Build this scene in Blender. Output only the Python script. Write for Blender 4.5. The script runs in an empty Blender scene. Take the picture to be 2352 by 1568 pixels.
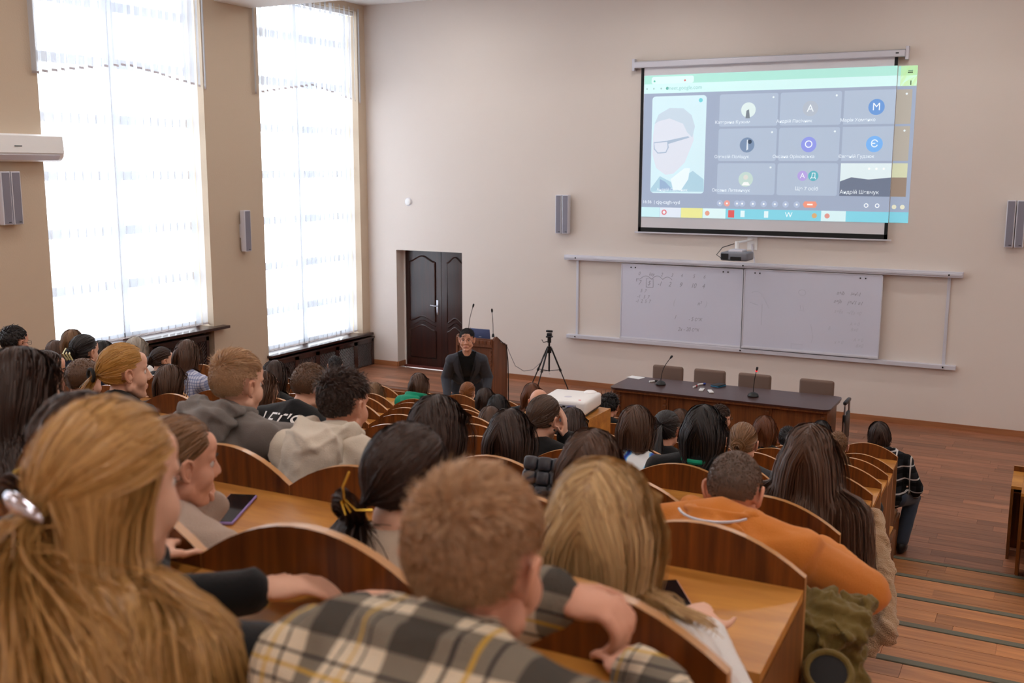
import bpy, bmesh, math, random
import numpy as np
from mathutils import Vector, Matrix
from mathutils.bvhtree import BVHTree

random.seed(7)
SC = bpy.context.scene
COL = SC.collection
PI = math.pi

# ------------------------------------------------------------------ camera, world, lights
CAM_Z = 3.5
yaw, pitch, roll = math.radians(27.719), math.radians(9.449), math.radians(0.144)
fw = Vector((-math.sin(yaw) * math.cos(pitch), math.cos(yaw) * math.cos(pitch), -math.sin(pitch)))
rt = Vector((math.cos(yaw), math.sin(yaw), 0))
up = rt.cross(fw)
rt, up = rt * math.cos(roll) + up * math.sin(roll), up * math.cos(roll) - rt * math.sin(roll)
cam = bpy.data.cameras.new('camera')
cam.sensor_width = 36
cam.lens = 36 * 2402.6 / 2352
cam.clip_start = 0.05
cam.dof.use_dof = True
cam.dof.focus_distance = 7.0
cam.dof.aperture_fstop = 4.2
camo = bpy.data.objects.new('camera', cam)
COL.objects.link(camo)
camo.matrix_world = Matrix(((rt.x, up.x, -fw.x, 0), (rt.y, up.y, -fw.y, 0), (rt.z, up.z, -fw.z, CAM_Z), (0, 0, 0, 1)))
SC.camera = camo

world = bpy.data.worlds.new('overcast_sky')
SC.world = world
world.use_nodes = True
bg = world.node_tree.nodes['Background']
bg.inputs[0].default_value = (0.86, 0.93, 1.0, 1)
bg.inputs[1].default_value = 6.8
SC.view_settings.view_transform = 'Standard'
SC.view_settings.look = 'None'
SC.view_settings.gamma = 1
SC.view_settings.use_curve_mapping = False
SC.view_settings.exposure = 0.4
LAMP = 17.5          # strength of the ceiling lamps' diffusers
try:
    SC.cycles.use_denoising = True
    SC.cycles.max_bounces = 10
    SC.cycles.diffuse_bounces = 6
    SC.cycles.transparent_max_bounces = 12
    SC.cycles.sample_clamp_indirect = 6
    SC.cycles.caustics_reflective = False
    SC.cycles.caustics_refractive = False
except Exception:
    pass

# ------------------------------------------------------------------ room measures (metres)
XL, XR, YF, YB, ZC = -10.712, 7.2, 15.0, -5.0, 6.17
PITCH, SEATW = 1.0, 0.525
NROW = 10                                   # tiers 0..9 (tier 0 is the flat floor)
def tier_z(k): return 0.0 if k <= 0 else 0.16 + 0.228 * (k - 1)
def base_z(k): return tier_z(k) if k >= 0 else -0.228
def edge_y(k): return 9.26 - (k - 1)        # front edge of tier k
def panel_y(k): return 9.45 - PITCH * k
def row_end(k): return -1.136 + 0.093 * k
WINS = [(8.50, 11.17, 1.235), (12.32, 14.78, 0.63), (4.65, 7.32, 1.9), (0.8, 3.47, 2.5), (-3.05, -0.38, 3.0)]   # y0, y1, sill height
for i, (y0, y1, zs) in enumerate(WINS):      # portals: they only steer the sampling of the sky through the windows
    L = bpy.data.lights.new('window_portal', 'AREA')
    L.shape = 'RECTANGLE'
    L.size, L.size_y = y1 - y0, 6.05 - zs
    L.cycles.is_portal = True
    o = bpy.data.objects.new('window_portal', L)
    COL.objects.link(o)
    o.location = (XL - 0.36, (y0 + y1) / 2, (6.05 + zs) / 2)
    o.rotation_euler = (PI / 2, 0, -PI / 2)

# ------------------------------------------------------------------ materials
def lin(c):
    c = c / 255.0
    return c / 12.92 if c <= 0.04045 else ((c + 0.055) / 1.055) ** 2.4
def rgb(r, g, b): return (lin(r), lin(g), lin(b), 1)

def new_mat(name):
    m = bpy.data.materials.new(name)
    m.use_nodes = True
    nt = m.node_tree
    return m, nt, nt.nodes['Principled BSDF']
def N(nt, kind, **kw):
    n = nt.nodes.new(kind)
    for k, v in kw.items(): setattr(n, k, v)
    return n
def plain(name, col, rough=0.5, metal=0.0, spec=0.5, emit=None, es=1.0, sheen=0.0, bump=0.0, bscale=200, vary=0.0):
    m, nt, b = new_mat(name)
    b.inputs['Base Color'].default_value = col
    b.inputs['Roughness'].default_value = rough
    b.inputs['Metallic'].default_value = metal
    b.inputs['Specular IOR Level'].default_value = spec
    b.inputs['Sheen Weight'].default_value = sheen
    if emit:
        b.inputs['Emission Color'].default_value = emit
        b.inputs['Emission Strength'].default_value = es
    if bump or vary:
        tc = N(nt, 'ShaderNodeTexCoord')
        nz = N(nt, 'ShaderNodeTexNoise')
        nz.inputs['Scale'].default_value = bscale
        nz.inputs['Detail'].default_value = 3
        nt.links.new(tc.outputs['Object'], nz.inputs['Vector'])
        if bump:
            bp = N(nt, 'ShaderNodeBump')
            bp.inputs['Strength'].default_value = bump
            bp.inputs['Distance'].default_value = 0.01
            nt.links.new(nz.outputs['Fac'], bp.inputs['Height'])
            nt.links.new(bp.outputs['Normal'], b.inputs['Normal'])
        if vary:
            mx = N(nt, 'ShaderNodeMix', data_type='RGBA')
            mx.inputs[6].default_value = tuple(c * (1 - vary) for c in col[:3]) + (1,)
            mx.inputs[7].default_value = tuple(min(1, c * (1 + vary)) for c in col[:3]) + (1,)
            n2 = N(nt, 'ShaderNodeTexNoise')
            n2.inputs['Scale'].default_value = bscale * 0.15
            nt.links.new(tc.outputs['Object'], n2.inputs['Vector'])
            nt.links.new(n2.outputs['Fac'], mx.inputs[0])
            nt.links.new(mx.outputs[2], b.inputs['Base Color'])
    return m
def wood(name, dark, light, grain=(1.2, 22, 22), rough=0.35, jitter=0.25, bump=0.03, coat=0.0):
    """streaky wood; grain runs along the axis with the smallest scale; each object shifts its tone a little"""
    m, nt, b = new_mat(name)
    tc = N(nt, 'ShaderNodeTexCoord')
    oi = N(nt, 'ShaderNodeObjectInfo')
    mp = N(nt, 'ShaderNodeMapping')
    mp.inputs['Scale'].default_value = grain
    ad = N(nt, 'ShaderNodeVectorMath', operation='ADD')
    sc = N(nt, 'ShaderNodeMath', operation='MULTIPLY')
    sc.inputs[1].default_value = 37.0
    nt.links.new(oi.outputs['Random'], sc.inputs[0])
    nt.links.new(tc.outputs['Object'], ad.inputs[0])
    nt.links.new(sc.outputs[0], ad.inputs[1])
    nt.links.new(ad.outputs[0], mp.inputs['Vector'])
    nz = N(nt, 'ShaderNodeTexNoise')
    nz.inputs['Scale'].default_value = 1.0
    nz.inputs['Detail'].default_value = 6
    nz.inputs['Roughness'].default_value = 0.62
    nz.inputs['Distortion'].default_value = 0.6
    nt.links.new(mp.outputs[0], nz.inputs['Vector'])
    cr = N(nt, 'ShaderNodeValToRGB')
    cr.color_ramp.elements[0].position = 0.3
    cr.color_ramp.elements[1].position = 0.72
    cr.color_ramp.elements[0].color = dark
    cr.color_ramp.elements[1].color = light
    nt.links.new(nz.outputs['Fac'], cr.inputs[0])
    hs = N(nt, 'ShaderNodeHueSaturation')
    mr = N(nt, 'ShaderNodeMapRange')
    mr.inputs[3].default_value = 1 - jitter
    mr.inputs[4].default_value = 1 + jitter
    nt.links.new(oi.outputs['Random'], mr.inputs[0])
    nt.links.new(mr.outputs[0], hs.inputs['Value'])
    nt.links.new(cr.outputs[0], hs.inputs['Color'])
    nt.links.new(hs.outputs[0], b.inputs['Base Color'])
    b.inputs['Roughness'].default_value = rough
    b.inputs['Coat Weight'].default_value = coat
    b.inputs['Coat Roughness'].default_value = 0.15
    if bump:
        bp = N(nt, 'ShaderNodeBump')
        bp.inputs['Strength'].default_value = bump
        bp.inputs['Distance'].default_value = 0.005
        nt.links.new(nz.outputs['Fac'], bp.inputs['Height'])
        nt.links.new(bp.outputs['Normal'], b.inputs['Normal'])
    return m
def hair_mat(name, dark, light, tip=None, rough=0.42):
    """each lock has its own tone (attribute rnd); colour can change along the lock (attribute along)"""
    m, nt, b = new_mat(name)
    a1 = N(nt, 'ShaderNodeAttribute', attribute_name='rnd')
    a2 = N(nt, 'ShaderNodeAttribute', attribute_name='along')
    mx = N(nt, 'ShaderNodeMix', data_type='RGBA')
    mx.inputs[6].default_value = dark
    mx.inputs[7].default_value = light
    nt.links.new(a1.outputs['Fac'], mx.inputs[0])
    last = mx.outputs[2]
    if tip:
        m2 = N(nt, 'ShaderNodeMix', data_type='RGBA')
        mr = N(nt, 'ShaderNodeMapRange')
        mr.inputs[1].default_value = 0.35
        mr.inputs[2].default_value = 0.8
        nt.links.new(a2.outputs['Fac'], mr.inputs[0])
        nt.links.new(mr.outputs[0], m2.inputs[0])
        nt.links.new(last, m2.inputs[6])
        m2.inputs[7].default_value = tip
        last = m2.outputs[2]
    nt.links.new(last, b.inputs['Base Color'])
    b.inputs['Roughness'].default_value = rough
    b.inputs['Specular IOR Level'].default_value = 0.45
    return m

MT = {}
def plaster(name, col, strength, scale, dots):
    m, nt, b = new_mat(name)
    b.inputs['Base Color'].default_value = col
    b.inputs['Roughness'].default_value = 0.85
    b.inputs['Specular IOR Level'].default_value = 0.2
    tc = N(nt, 'ShaderNodeTexCoord')
    n1 = N(nt, 'ShaderNodeTexNoise'); n1.inputs['Scale'].default_value = scale; n1.inputs['Detail'].default_value = 4
    nt.links.new(tc.outputs['Object'], n1.inputs['Vector'])
    bp = N(nt, 'ShaderNodeBump'); bp.inputs['Strength'].default_value = strength; bp.inputs['Distance'].default_value = 0.01
    nt.links.new(n1.outputs['Fac'], bp.inputs['Height'])
    nt.links.new(bp.outputs['Normal'], b.inputs['Normal'])
    return m
MT['wall'] = plaster('cream_plaster', rgb(224, 214, 206), 0.08, 60, 0)
MT['wall_side'] = plaster('beige_plaster', rgb(206, 188, 166), 0.18, 45, 0)
MT['ceiling'] = plaster('white_ceiling', rgb(238, 236, 232), 0.1, 40, 0)
MT['white'] = plain('white_paint', rgb(236, 236, 236), 0.45)
MT['floor_base'] = plain('dark_joint', rgb(104, 70, 52), 0.6)
MT['plank'] = wood('laminate_plank', rgb(116, 72, 52), rgb(168, 114, 84), (1.6, 26, 26), 0.38, 0.32, 0.02)
MT['plank_step'] = wood('laminate_step', rgb(150, 92, 48), rgb(198, 134, 78), (1.6, 22, 22), 0.42, 0.24, 0.02)
MT['nosing'] = plain('grey_green_rubber', rgb(98, 98, 82), 0.55, bump=0.3, bscale=400)
MT['skirting'] = wood('skirting_wood', rgb(140, 88, 56), rgb(172, 116, 78), (1, 20, 20), 0.45, 0.1)
MT['panel'] = wood('bench_panel_wood', rgb(66, 30, 8), rgb(134, 74, 26), (30, 30, 1.6), 0.34, 0.12, 0.02)
MT['edge'] = plain('bench_edge_band', rgb(186, 136, 84), 0.28, spec=0.6)
MT['desk'] = wood('bench_desk_wood', rgb(152, 94, 36), rgb(208, 148, 70), (1.2, 9, 9), 0.36, 0.08, 0.03)
MT['side'] = wood('bench_side_wood', rgb(92, 52, 20), rgb(140, 86, 38), (24, 24, 1.4), 0.4, 0.1)
MT['dark_wood'] = wood('dark_door_wood', rgb(34, 14, 10), rgb(62, 28, 20), (20, 20, 1.2), 0.3, 0.06, 0.02, coat=0.3)
MT['table_top'] = wood('dark_table_top', rgb(50, 27, 23), rgb(72, 42, 36), (1, 30, 30), 0.3, 0.05, 0.0, coat=0.08)
MT['table_front'] = wood('table_front_wood', rgb(86, 44, 20), rgb(132, 78, 40), (24, 24, 1.4), 0.35, 0.08)
MT['podium'] = wood('podium_wood', rgb(92, 52, 32), rgb(128, 78, 50), (26, 26, 1.4), 0.4, 0.06)
MT['metal'] = plain('brushed_steel', rgb(190, 190, 196), 0.3, 1.0)
MT['alu'] = plain('painted_aluminium', rgb(214, 214, 224), 0.4, 0.2)
MT['black'] = plain('black_plastic', rgb(18, 18, 20), 0.4)
MT['black_matt'] = plain('black_matt', rgb(12, 12, 13), 0.75)
MT['white_plastic'] = plain('white_plastic', rgb(240, 240, 240), 0.35)
MT['grey_mesh'] = plain('grey_speaker_cloth', rgb(140, 138, 152), 0.7, bump=0.5, bscale=900)
MT['board'] = plain('whiteboard_enamel', rgb(214, 216, 232), 0.22)
MT['ink'] = plain('marker_ink', rgb(120, 124, 140), 0.6)
MT['chair_cloth'] = plain('taupe_chair_cloth', rgb(116, 93, 82), 0.8, bump=0.3, bscale=300)
MT['glass_black'] = plain('black_glass', rgb(8, 8, 14), 0.08)
MT['skin'] = plain('skin_fair', rgb(226, 178, 152), 0.5, spec=0.35, vary=0.06, bscale=120)
MT['skin2'] = plain('skin_rosy', rgb(216, 160, 134), 0.5, spec=0.35, vary=0.08, bscale=120)
MT['skin'].node_tree.nodes['Principled BSDF'].inputs['Subsurface Weight'].default_value = 0.0

# ------------------------------------------------------------------ mesh helpers
class MB:
    """collects faces of one mesh"""
    def __init__(self): self.v, self.f, self.m = [], [], []
    def add(self, vs, fs, mi=0):
        o = len(self.v)
        self.v += [tuple(p) for p in vs]
        for q in fs: self.f.append(tuple(i + o for i in q)); self.m.append(mi)
        return self
    def box(self, x0, x1, y0, y1, z0, z1, mi=0, M=None):
        vs = [Vector(p) for p in ((x0, y0, z0), (x1, y0, z0), (x1, y1, z0), (x0, y1, z0), (x0, y0, z1), (x1, y0, z1), (x1, y1, z1), (x0, y1, z1))]
        if M: vs = [M @ p for p in vs]
        return self.add(vs, [(3, 2, 1, 0), (4, 5, 6, 7), (0, 1, 5, 4), (1, 2, 6, 5), (2, 3, 7, 6), (3, 0, 4, 7)], mi)
    def rbox(self, x0, x1, y0, y1, z0, z1, r, mi=0, M=None, seg=2):
        bm = bmesh.new()
        bmesh.ops.create_cube(bm, size=1)
        for v in bm.verts: v.co = Vector((x0 + (v.co.x + .5) * (x1 - x0), y0 + (v.co.y + .5) * (y1 - y0), z0 + (v.co.z + .5) * (z1 - z0)))
        bmesh.ops.bevel(bm, geom=bm.edges[:], offset=r, segments=seg, affect='EDGES', profile=0.5)
        bm.verts.index_update()
        vs = [(M @ v.co if M else v.co.copy()) for v in bm.verts]
        self.add(vs, [[v.index for v in f.verts] for f in bm.faces], mi)
        bm.free()
        return self
    def prism(self, poly, axis, a0, a1, mi=0, mi_side=None, M=None):
        """poly: 2D outline; axis 'x': poly=(y,z), 'y': poly=(x,z), 'z': poly=(x,y)"""
        n = len(poly)
        def P(p, a): return {'x': (a, p[0], p[1]), 'y': (p[0], a, p[1]), 'z': (p[0], p[1], a)}[axis]
        vs = [Vector(P(p, a0)) for p in poly] + [Vector(P(p, a1)) for p in poly]
        if M: vs = [M @ p for p in vs]
        self.add(vs, [tuple(range(n)), tuple(range(2 * n - 1, n - 1, -1))], mi)
        o = len(self.v) - 2 * n
        for i in range(n):
            j = (i + 1) % n
            self.f.append((o + i, o + n + i, o + n + j, o + j)); self.m.append(mi if mi_side is None else mi_side)
        return self
    def tube(self, pts, r, seg=8, mi=0, close=False):
        pts = [Vector(p) for p in pts]
        n = len(pts)
        rr = r if isinstance(r, (list, tuple)) else [r] * n
        vs = []
        ref = Vector((0, 0, 1))
        for i, p in enumerate(pts):
            t = (pts[(i + 1) % n] - pts[i - 1]) if close else (pts[min(i + 1, n - 1)] - pts[max(i - 1, 0)])
            t.normalize()
            if abs(t.dot(ref)) > 0.95: ref = Vector((1, 0, 0)) if abs(t.x) < 0.9 else Vector((0, 1, 0))
            a = ref - t * ref.dot(t); a.normalize(); b = t.cross(a); ref = a
            for k in range(seg):
                w = 2 * PI * k / seg
                vs.append(p + (a * math.cos(w) + b * math.sin(w)) * rr[i])
        fs = []
        for i in range(n if close else n - 1):
            for k in range(seg):
                i2 = (i + 1) % n
                fs.append((i * seg + k, i * seg + (k + 1) % seg, i2 * seg + (k + 1) % seg, i2 * seg + k))
        if not close: fs += [tuple(range(seg - 1, -1, -1)), tuple((n - 1) * seg + k for k in range(seg))]
        return self.add(vs, fs, mi)
    def ball(self, c, r, nu=12, nv=8, mi=0, M=None):
        r = r if isinstance(r, (list, tuple)) else (r, r, r)
        vs, fs = [], []
        for j in range(1, nv):
            a = PI * j / nv
            for i in range(nu):
                b = 2 * PI * i / nu
                vs.append(Vector((c[0] + r[0] * math.sin(a) * math.cos(b), c[1] + r[1] * math.sin(a) * math.sin(b), c[2] + r[2] * math.cos(a))))
        vs += [Vector((c[0], c[1], c[2] + r[2])), Vector((c[0], c[1], c[2] - r[2]))]
        if M: vs = [M @ p for p in vs]
        top, bot = len(vs) - 2, len(vs) - 1
        for i in range(nu):
            i2 = (i + 1) % nu
            fs.append((top, i, i2))
            for j in range(nv - 2): fs.append((j * nu + i, (j + 1) * nu + i, (j + 1) * nu + i2, j * nu + i2))
            fs.append((bot, (nv - 2) * nu + i2, (nv - 2) * nu + i))
        return self.add(vs, fs, mi)
    def lathe(self, prof, c=(0, 0, 0), seg=20, mi=0):
        vs, fs = [], []
        n = len(prof)
        for (r, z) in prof:
            for k in range(seg): vs.append((c[0] + r * math.cos(2 * PI * k / seg), c[1] + r * math.sin(2 * PI * k / seg), c[2] + z))
        for i in range(n - 1):
            for k in range(seg): fs.append((i * seg + k, i * seg + (k + 1) % seg, (i + 1) * seg + (k + 1) % seg, (i + 1) * seg + k))
        fs += [tuple(range(seg - 1, -1, -1)), tuple((n - 1) * seg + k for k in range(seg))]
        return self.add(vs, fs, mi)
    def mesh(self, name, mats, smooth=False):
        me = bpy.data.meshes.new(name)
        me.from_pydata(self.v, [], self.f)
        for m in (mats if isinstance(mats, (list, tuple)) else [mats]): me.materials.append(m)
        me.polygons.foreach_set('material_index', self.m)
        if smooth:
            me.polygons.foreach_set('use_smooth', [True] * len(self.f))
            try: me.set_sharp_from_angle(angle=math.radians(35))
            except Exception: pass
        me.update()
        return me
    def build(self, name, mats, parent=None, smooth=False, loc=None):
        return link(name, self.mesh(name, mats, smooth), parent, loc)
def link(name, me, parent=None, loc=None, rot=None):
    o = bpy.data.objects.new(name, me)
    COL.objects.link(o)
    if parent: o.parent = parent
    if loc is not None: o.location = loc
    if rot is not None: o.rotation_euler = rot
    return o
def tag(o, label=None, cat=None, group=None, kind=None):
    if label: o['label'] = label
    if cat: o['category'] = cat
    if group: o['group'] = group
    if kind: o['kind'] = kind
    return o
def thing(name, label, cat, loc=(0, 0, 0), rz=0, group=None):
    o = bpy.data.objects.new(name, None)
    o.empty_display_size = 0.1
    COL.objects.link(o)
    o.location = loc
    o.rotation_euler = (0, 0, rz)
    return tag(o, label, cat, group)
def struct(o): return tag(o, kind='structure')

# flat lettering: every string is turned into a mesh once
def text_meshes(strings):
    obs = {}
    for s in strings:
        cu = bpy.data.curves.new('lettering', 'FONT')
        cu.body = s
        cu.size = 1.0
        cu.align_x = 'CENTER'
        cu.align_y = 'CENTER'
        o = bpy.data.objects.new('lettering', cu)
        COL.objects.link(o)
        obs[s] = o
    dg = bpy.context.evaluated_depsgraph_get()
    out = {}
    for s, o in obs.items():
        me = bpy.data.meshes.new_from_object(o.evaluated_get(dg))
        v = np.empty(len(me.vertices) * 3); me.vertices.foreach_get('co', v)
        out[s] = (v.reshape(-1, 3)[:, :2].copy(), [tuple(p.vertices) for p in me.polygons])
        cu = o.data
        bpy.data.objects.remove(o); bpy.data.curves.remove(cu); bpy.data.meshes.remove(me)
    return out
# ================================================================== the room
STAGE_Y, STAGE_X, STAGE_H = 13.42, -2.85, 0.06
b = MB()
b.box(XL - .4, XR + .3, 9.2, YF + .4, -.2, 0)
floor = struct(b.build('floor', MT['floor_base']))
b = MB().box(XL, STAGE_X, STAGE_Y, YF, 0, STAGE_H - .006, 0)
b.box(XL, STAGE_X, STAGE_Y - .006, STAGE_Y, 0.002, STAGE_H, 1)
stage = struct(b.build('floor_stage', [MT['floor_base'], MT['skirting']]))

PLANKW = 0.16
plank_cache = {}
def plank_mesh(l, m):
    key = (round(l, 2), m)
    if key not in plank_cache:
        b = MB()
        g = .0014
        b.box(g, l - g, g, PLANKW - g, -.006, 0)
        plank_cache[key] = b.mesh('plank', MT[m])
    return plank_cache[key]
rng = random.Random(3)
def lay(parent, x0, x1, y0, y1, z, m, lens=(.6, .8, 1.0, 1.2)):
    n = 0
    y = y1
    while y - PLANKW > y0 - .02:
        x = x0 - rng.random() * .5
        y -= PLANKW
        while x < x1:
            l = rng.choice(lens)
            a, e = max(x, x0), min(x + l, x1)
            if e - a > .08:
                link('plank', plank_mesh(round(e - a, 2), m), parent, (a, y, z)); n += 1
            x += l
    return n
lay(floor, STAGE_X, XR * .16, 9.26, YF, 0.006, 'plank')
lay(floor, -10.7, -6.2, 12.1, STAGE_Y - .01, 0.006, 'plank', (.9, 1.2, 1.5))
lay(stage, XL, STAGE_X, STAGE_Y, YF, STAGE_H, 'plank', (.9, 1.2, 1.5))
# the unseen rest of the flat floor is one slab of the same laminate
b = MB().box(-6.2, STAGE_X, 9.26, STAGE_Y - .01, 0, .005).box(-10.7, -6.2, 9.26, 12.0, 0, .005).box(XR * .16, XR, 9.26, YF, 0, .005)
o = b.build('plank', MT['plank'], floor); o['kind'] = 'stuff'

for k in range(1, NROW):
    ya = edge_y(k)
    yb = edge_y(k + 1) if k < NROW - 1 else YB
    z = tier_z(k)
    t = struct(MB().box(XL, XR, YB if k == NROW - 1 else yb - .02, ya, tier_z(k - 1) - .1, z - .006).build('floor_tier', MT['plank_step']))
    link('nosing_strip', MB().rbox(-1.6, 1.4, -.045, .012, -.012, .004, .004).mesh('nosing_strip', MT['nosing']), t, (0, ya, z))
    if k < 7: lay(t, -1.5 + .06 * k, 0.7, yb, ya - .05, z, 'plank_step', (.7, .9, 1.1))
    else: link('plank', MB().box(-1.5, 1.4, yb, ya - .05, -.006, 0).mesh('plank', MT['plank_step']), t, (0, 0, z))

# ceiling, beam, walls
struct(MB().box(XL - .4, XR + .4, YB - .3, YF + .4, ZC, ZC + .2).build('ceiling', MT['ceiling']))
struct(MB().box(XL, XR, 11.45, 12.2, 5.77, ZC).build('ceiling_beam', MT['ceiling']))
WT = 0.42
b = MB()
ys = sorted((y0, y1, zs) for y0, y1, zs in WINS)
e = YB
for (y0, y1, zs) in ys:
    b.box(XL - WT, XL, e, y0, -.2, ZC)
    b.box(XL - WT, XL - .16, y0 - .001, y1 + .001, -.2, zs - .04)       # niche under the sill
    b.box(XL - WT, XL, y0 - .001, y1 + .001, 6.05, ZC)
    e = y1
b.box(XL - WT, XL, e, YF + .4, -.2, ZC)
struct(b.build('wall_left', MT['wall_side']))
DX0, DX1, DZ = -10.135, -8.825, 2.097
b = MB().box(XL, DX0, YF, YF + .4, -.2, ZC).box(DX0, DX1, YF, YF + .4, DZ, ZC).box(DX1, XR + .4, YF, YF + .4, -.2, ZC)
struct(b.build('wall_front', MT['wall']))
struct(MB().box(XR, XR + .4, YB - .3, YF, -.2, ZC).build('wall_right', MT['wall']))
struct(MB().box(XL - .4, XR, YB - .4, YB, -.2, ZC).build('wall_back', MT['wall']))
# skirting boards
b = MB()
b.box(XL, DX0, YF - .018, YF, STAGE_H, STAGE_H + .085).box(DX1, STAGE_X, YF - .018, YF, STAGE_H, STAGE_H + .085).box(STAGE_X, XR, YF - .018, YF, 0, .09)
b.box(DX0, DX0 + .018, YF, YF + .22, STAGE_H, STAGE_H + .085)
struct(b.build('baseboard_front', MT['skirting']))
struct(MB().box(XL, XL + .018, 12.2, YF, STAGE_H, STAGE_H + .085).build('baseboard_left', MT['skirting']))

# windows with white frames, panes, sills
def glass_mat():
    m = bpy.data.materials.new('window_glass'); m.use_nodes = True
    nt = m.node_tree; nt.nodes.clear()
    out = N(nt, 'ShaderNodeOutputMaterial'); mx = N(nt, 'ShaderNodeMixShader'); t = N(nt, 'ShaderNodeBsdfTransparent'); g = N(nt, 'ShaderNodeBsdfGlossy')
    g.inputs['Roughness'].default_value = 0.02
    mx.inputs[0].default_value = 0.06
    nt.links.new(t.outputs[0], mx.inputs[1]); nt.links.new(g.outputs[0], mx.inputs[2]); nt.links.new(mx.outputs[0], out.inputs[0])
    return m
def blind_mat(name, open_, col):
    m = bpy.data.materials.new(name); m.use_nodes = True
    nt = m.node_tree; nt.nodes.clear()
    out = N(nt, 'ShaderNodeOutputMaterial'); mx = N(nt, 'ShaderNodeMixShader'); m2 = N(nt, 'ShaderNodeMixShader')
    t = N(nt, 'ShaderNodeBsdfTransparent'); tr = N(nt, 'ShaderNodeBsdfTranslucent'); d = N(nt, 'ShaderNodeBsdfDiffuse')
    tr.inputs[0].default_value = col; d.inputs[0].default_value = col
    m2.inputs[0].default_value = 0.45
    mx.inputs[0].default_value = 1 - open_
    nt.links.new(tr.outputs[0], m2.inputs[1]); nt.links.new(d.outputs[0], m2.inputs[2])
    nt.links.new(t.outputs[0], mx.inputs[1]); nt.links.new(m2.outputs[0], mx.inputs[2]); nt.links.new(mx.outputs[0], out.inputs[0])
    return m
MT['glass'] = glass_mat()
MT['blind'] = blind_mat('open_weave_blind', 0.28, (0.46, 0.48, 0.53, 1))
MT['valance'] = blind_mat('valance_blind', 0.22, (0.62, 0.63, 0.66, 1))
MT['blind_hem'] = blind_mat('blind_hem', 0.04, (0.5, 0.42, 0.4, 1))
pane_cache = {}
for wi, (y0, y1, zs) in enumerate(WINS):
    w = struct(bpy.data.objects.new('window_%d' % (wi + 1), None)); COL.objects.link(w)
    w.location = (XL - .32, y0, zs)
    W_, H_ = y1 - y0, 6.05 - zs
    rows = []
    z = 4.09 - zs
    while z > .25: rows.append(z); z -= .71
    rows = sorted(rows + [4.80 - zs, 5.51 - zs])
    fr = MB()
    fr.box(-.03, .04, 0, .06, 0, H_).box(-.03, .04, W_ - .06, W_, 0, H_).box(-.03, .04, 0, W_, 0, .07).box(-.03, .04, 0, W_, H_ - .06, H_)
    fr.box(-.03, .04, W_ * .5 - .07, W_ * .5 + .07, 0, H_)
    for z in rows: fr.box(-.035, .045, 0, W_, z - .06, z + .06)
    fr.build('window_frame', MT['white'], w)
    zz = [.03] + rows + [H_ - .03]
    for i in range(len(zz) - 1):
        for j in range(2):
            h = round(zz[i + 1] - zz[i], 2)
            key = (round(W_, 2), h)
            if key not in pane_cache: pane_cache[key] = MB().box(-.004, .004, 0, W_ / 2 - .06, 0, h).mesh('pane', MT['glass'])
            link('pane', pane_cache[key], w, (0, .03 + j * (W_ / 2), zz[i]))
    sl = MB().rbox(XL - .30, XL + (.13 if wi == 0 else .09), y0 - .04 if wi != 0 else y0, y1 + (.2 if wi != 1 else .2), zs - .04, zs, .006)
    sl.build('window_sill_board', MT['dark_wood']).parent = w
    w.children[-1].matrix_parent_inverse = Matrix.Translation(-Vector(w.location))
WLAB = {0: 'the window beside the white air conditioner', 1: 'the window next to the front wall corner', 2: 'the window behind the air conditioner', 3: 'the fourth window from the front wall', 4: 'the last window at the back of the hall'}
SLATW = 0.127
def slat_mesh(l, m='blind'):
    b = MB()
    n = 4
    for i in range(n):
        ya, yb = SLATW * i / n, SLATW * (i + 1) / n
        xa, xb = .008 * math.sin(PI * i / n), .008 * math.sin(PI * (i + 1) / n)
        b.add([(xa, ya, 0), (xb, yb, 0), (xb, yb, l), (xa, ya, l)], [(0, 1, 2, 3)], 0)
        b.add([(xa + .0015, ya, 0), (xb + .0015, yb, 0), (xb + .0015, yb, .028), (xa + .0015, ya, .028)], [(0, 1, 2, 3)], 1)
    return b.mesh('slat', [MT[m], MT['blind_hem']], True)
rs = random.Random(11)
for wi, (y0, y1, zs) in enumerate(WINS):
    t = thing('vertical_blind', 'white vertical slat blind in ' + WLAB[wi], 'blind', (XL - .1, y0, zs))
    link('head_rail', MB().rbox(-.03, .03, 0, y1 - y0, 5.98 - zs, 6.04 - zs, .006).mesh('head_rail', MT['white']), t)
    me = slat_mesh(5.97 - zs - .03)
    n = int((y1 - y0) / .1225)
    for i in range(n):
        o = link('slat', me, t, (rs.uniform(-.004, .004), (i + .15) * (y1 - y0 - .127) / (n - 1) - .01, .03), (0, 0, math.radians(rs.uniform(2, 10))))
    ch = MB().tube([(.02, i * .06, .035 + .012 * math.sin(i * 2.1) ** 2) for i in range(int((y1 - y0 - .05) / .06))], .004, 5)
    ch.build('bead_chain', MT['white_plastic'], t)
    if wi > 1: continue
    v = thing('vertical_blind', 'short arched white valance blind above ' + WLAB[wi], 'blind', (XL + .05, y0 - .1, 4.5))
    ya, yb = (8.39, 11.27) if wi == 0 else (12.17, 14.88)
    link('head_rail', MB().rbox(-.03, .04, ya, yb, 6.09, ZC - .002, .006).mesh('head_rail', MT['white']), v).matrix_parent_inverse = Matrix.Translation(-Vector(v.location))
    n = int((yb - ya) / .128)
    for i in range(n):
        yy = ya + i * (yb - ya - .127) / (n - 1)
        u = (i + .5) / n
        uc = .5
        zb = 4.545 + .215 * (1 - abs(u - uc) / .5) ** .9
        if wi == 0 and i == 7: continue
        l = 6.09 - zb
        o = link('slat', slat_mesh(l, 'valance'), v, (rs.uniform(-.006, .012), yy - (y0 - .1), zb - 4.5), (0, 0, math.radians(rs.uniform(12, 34))))
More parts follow.
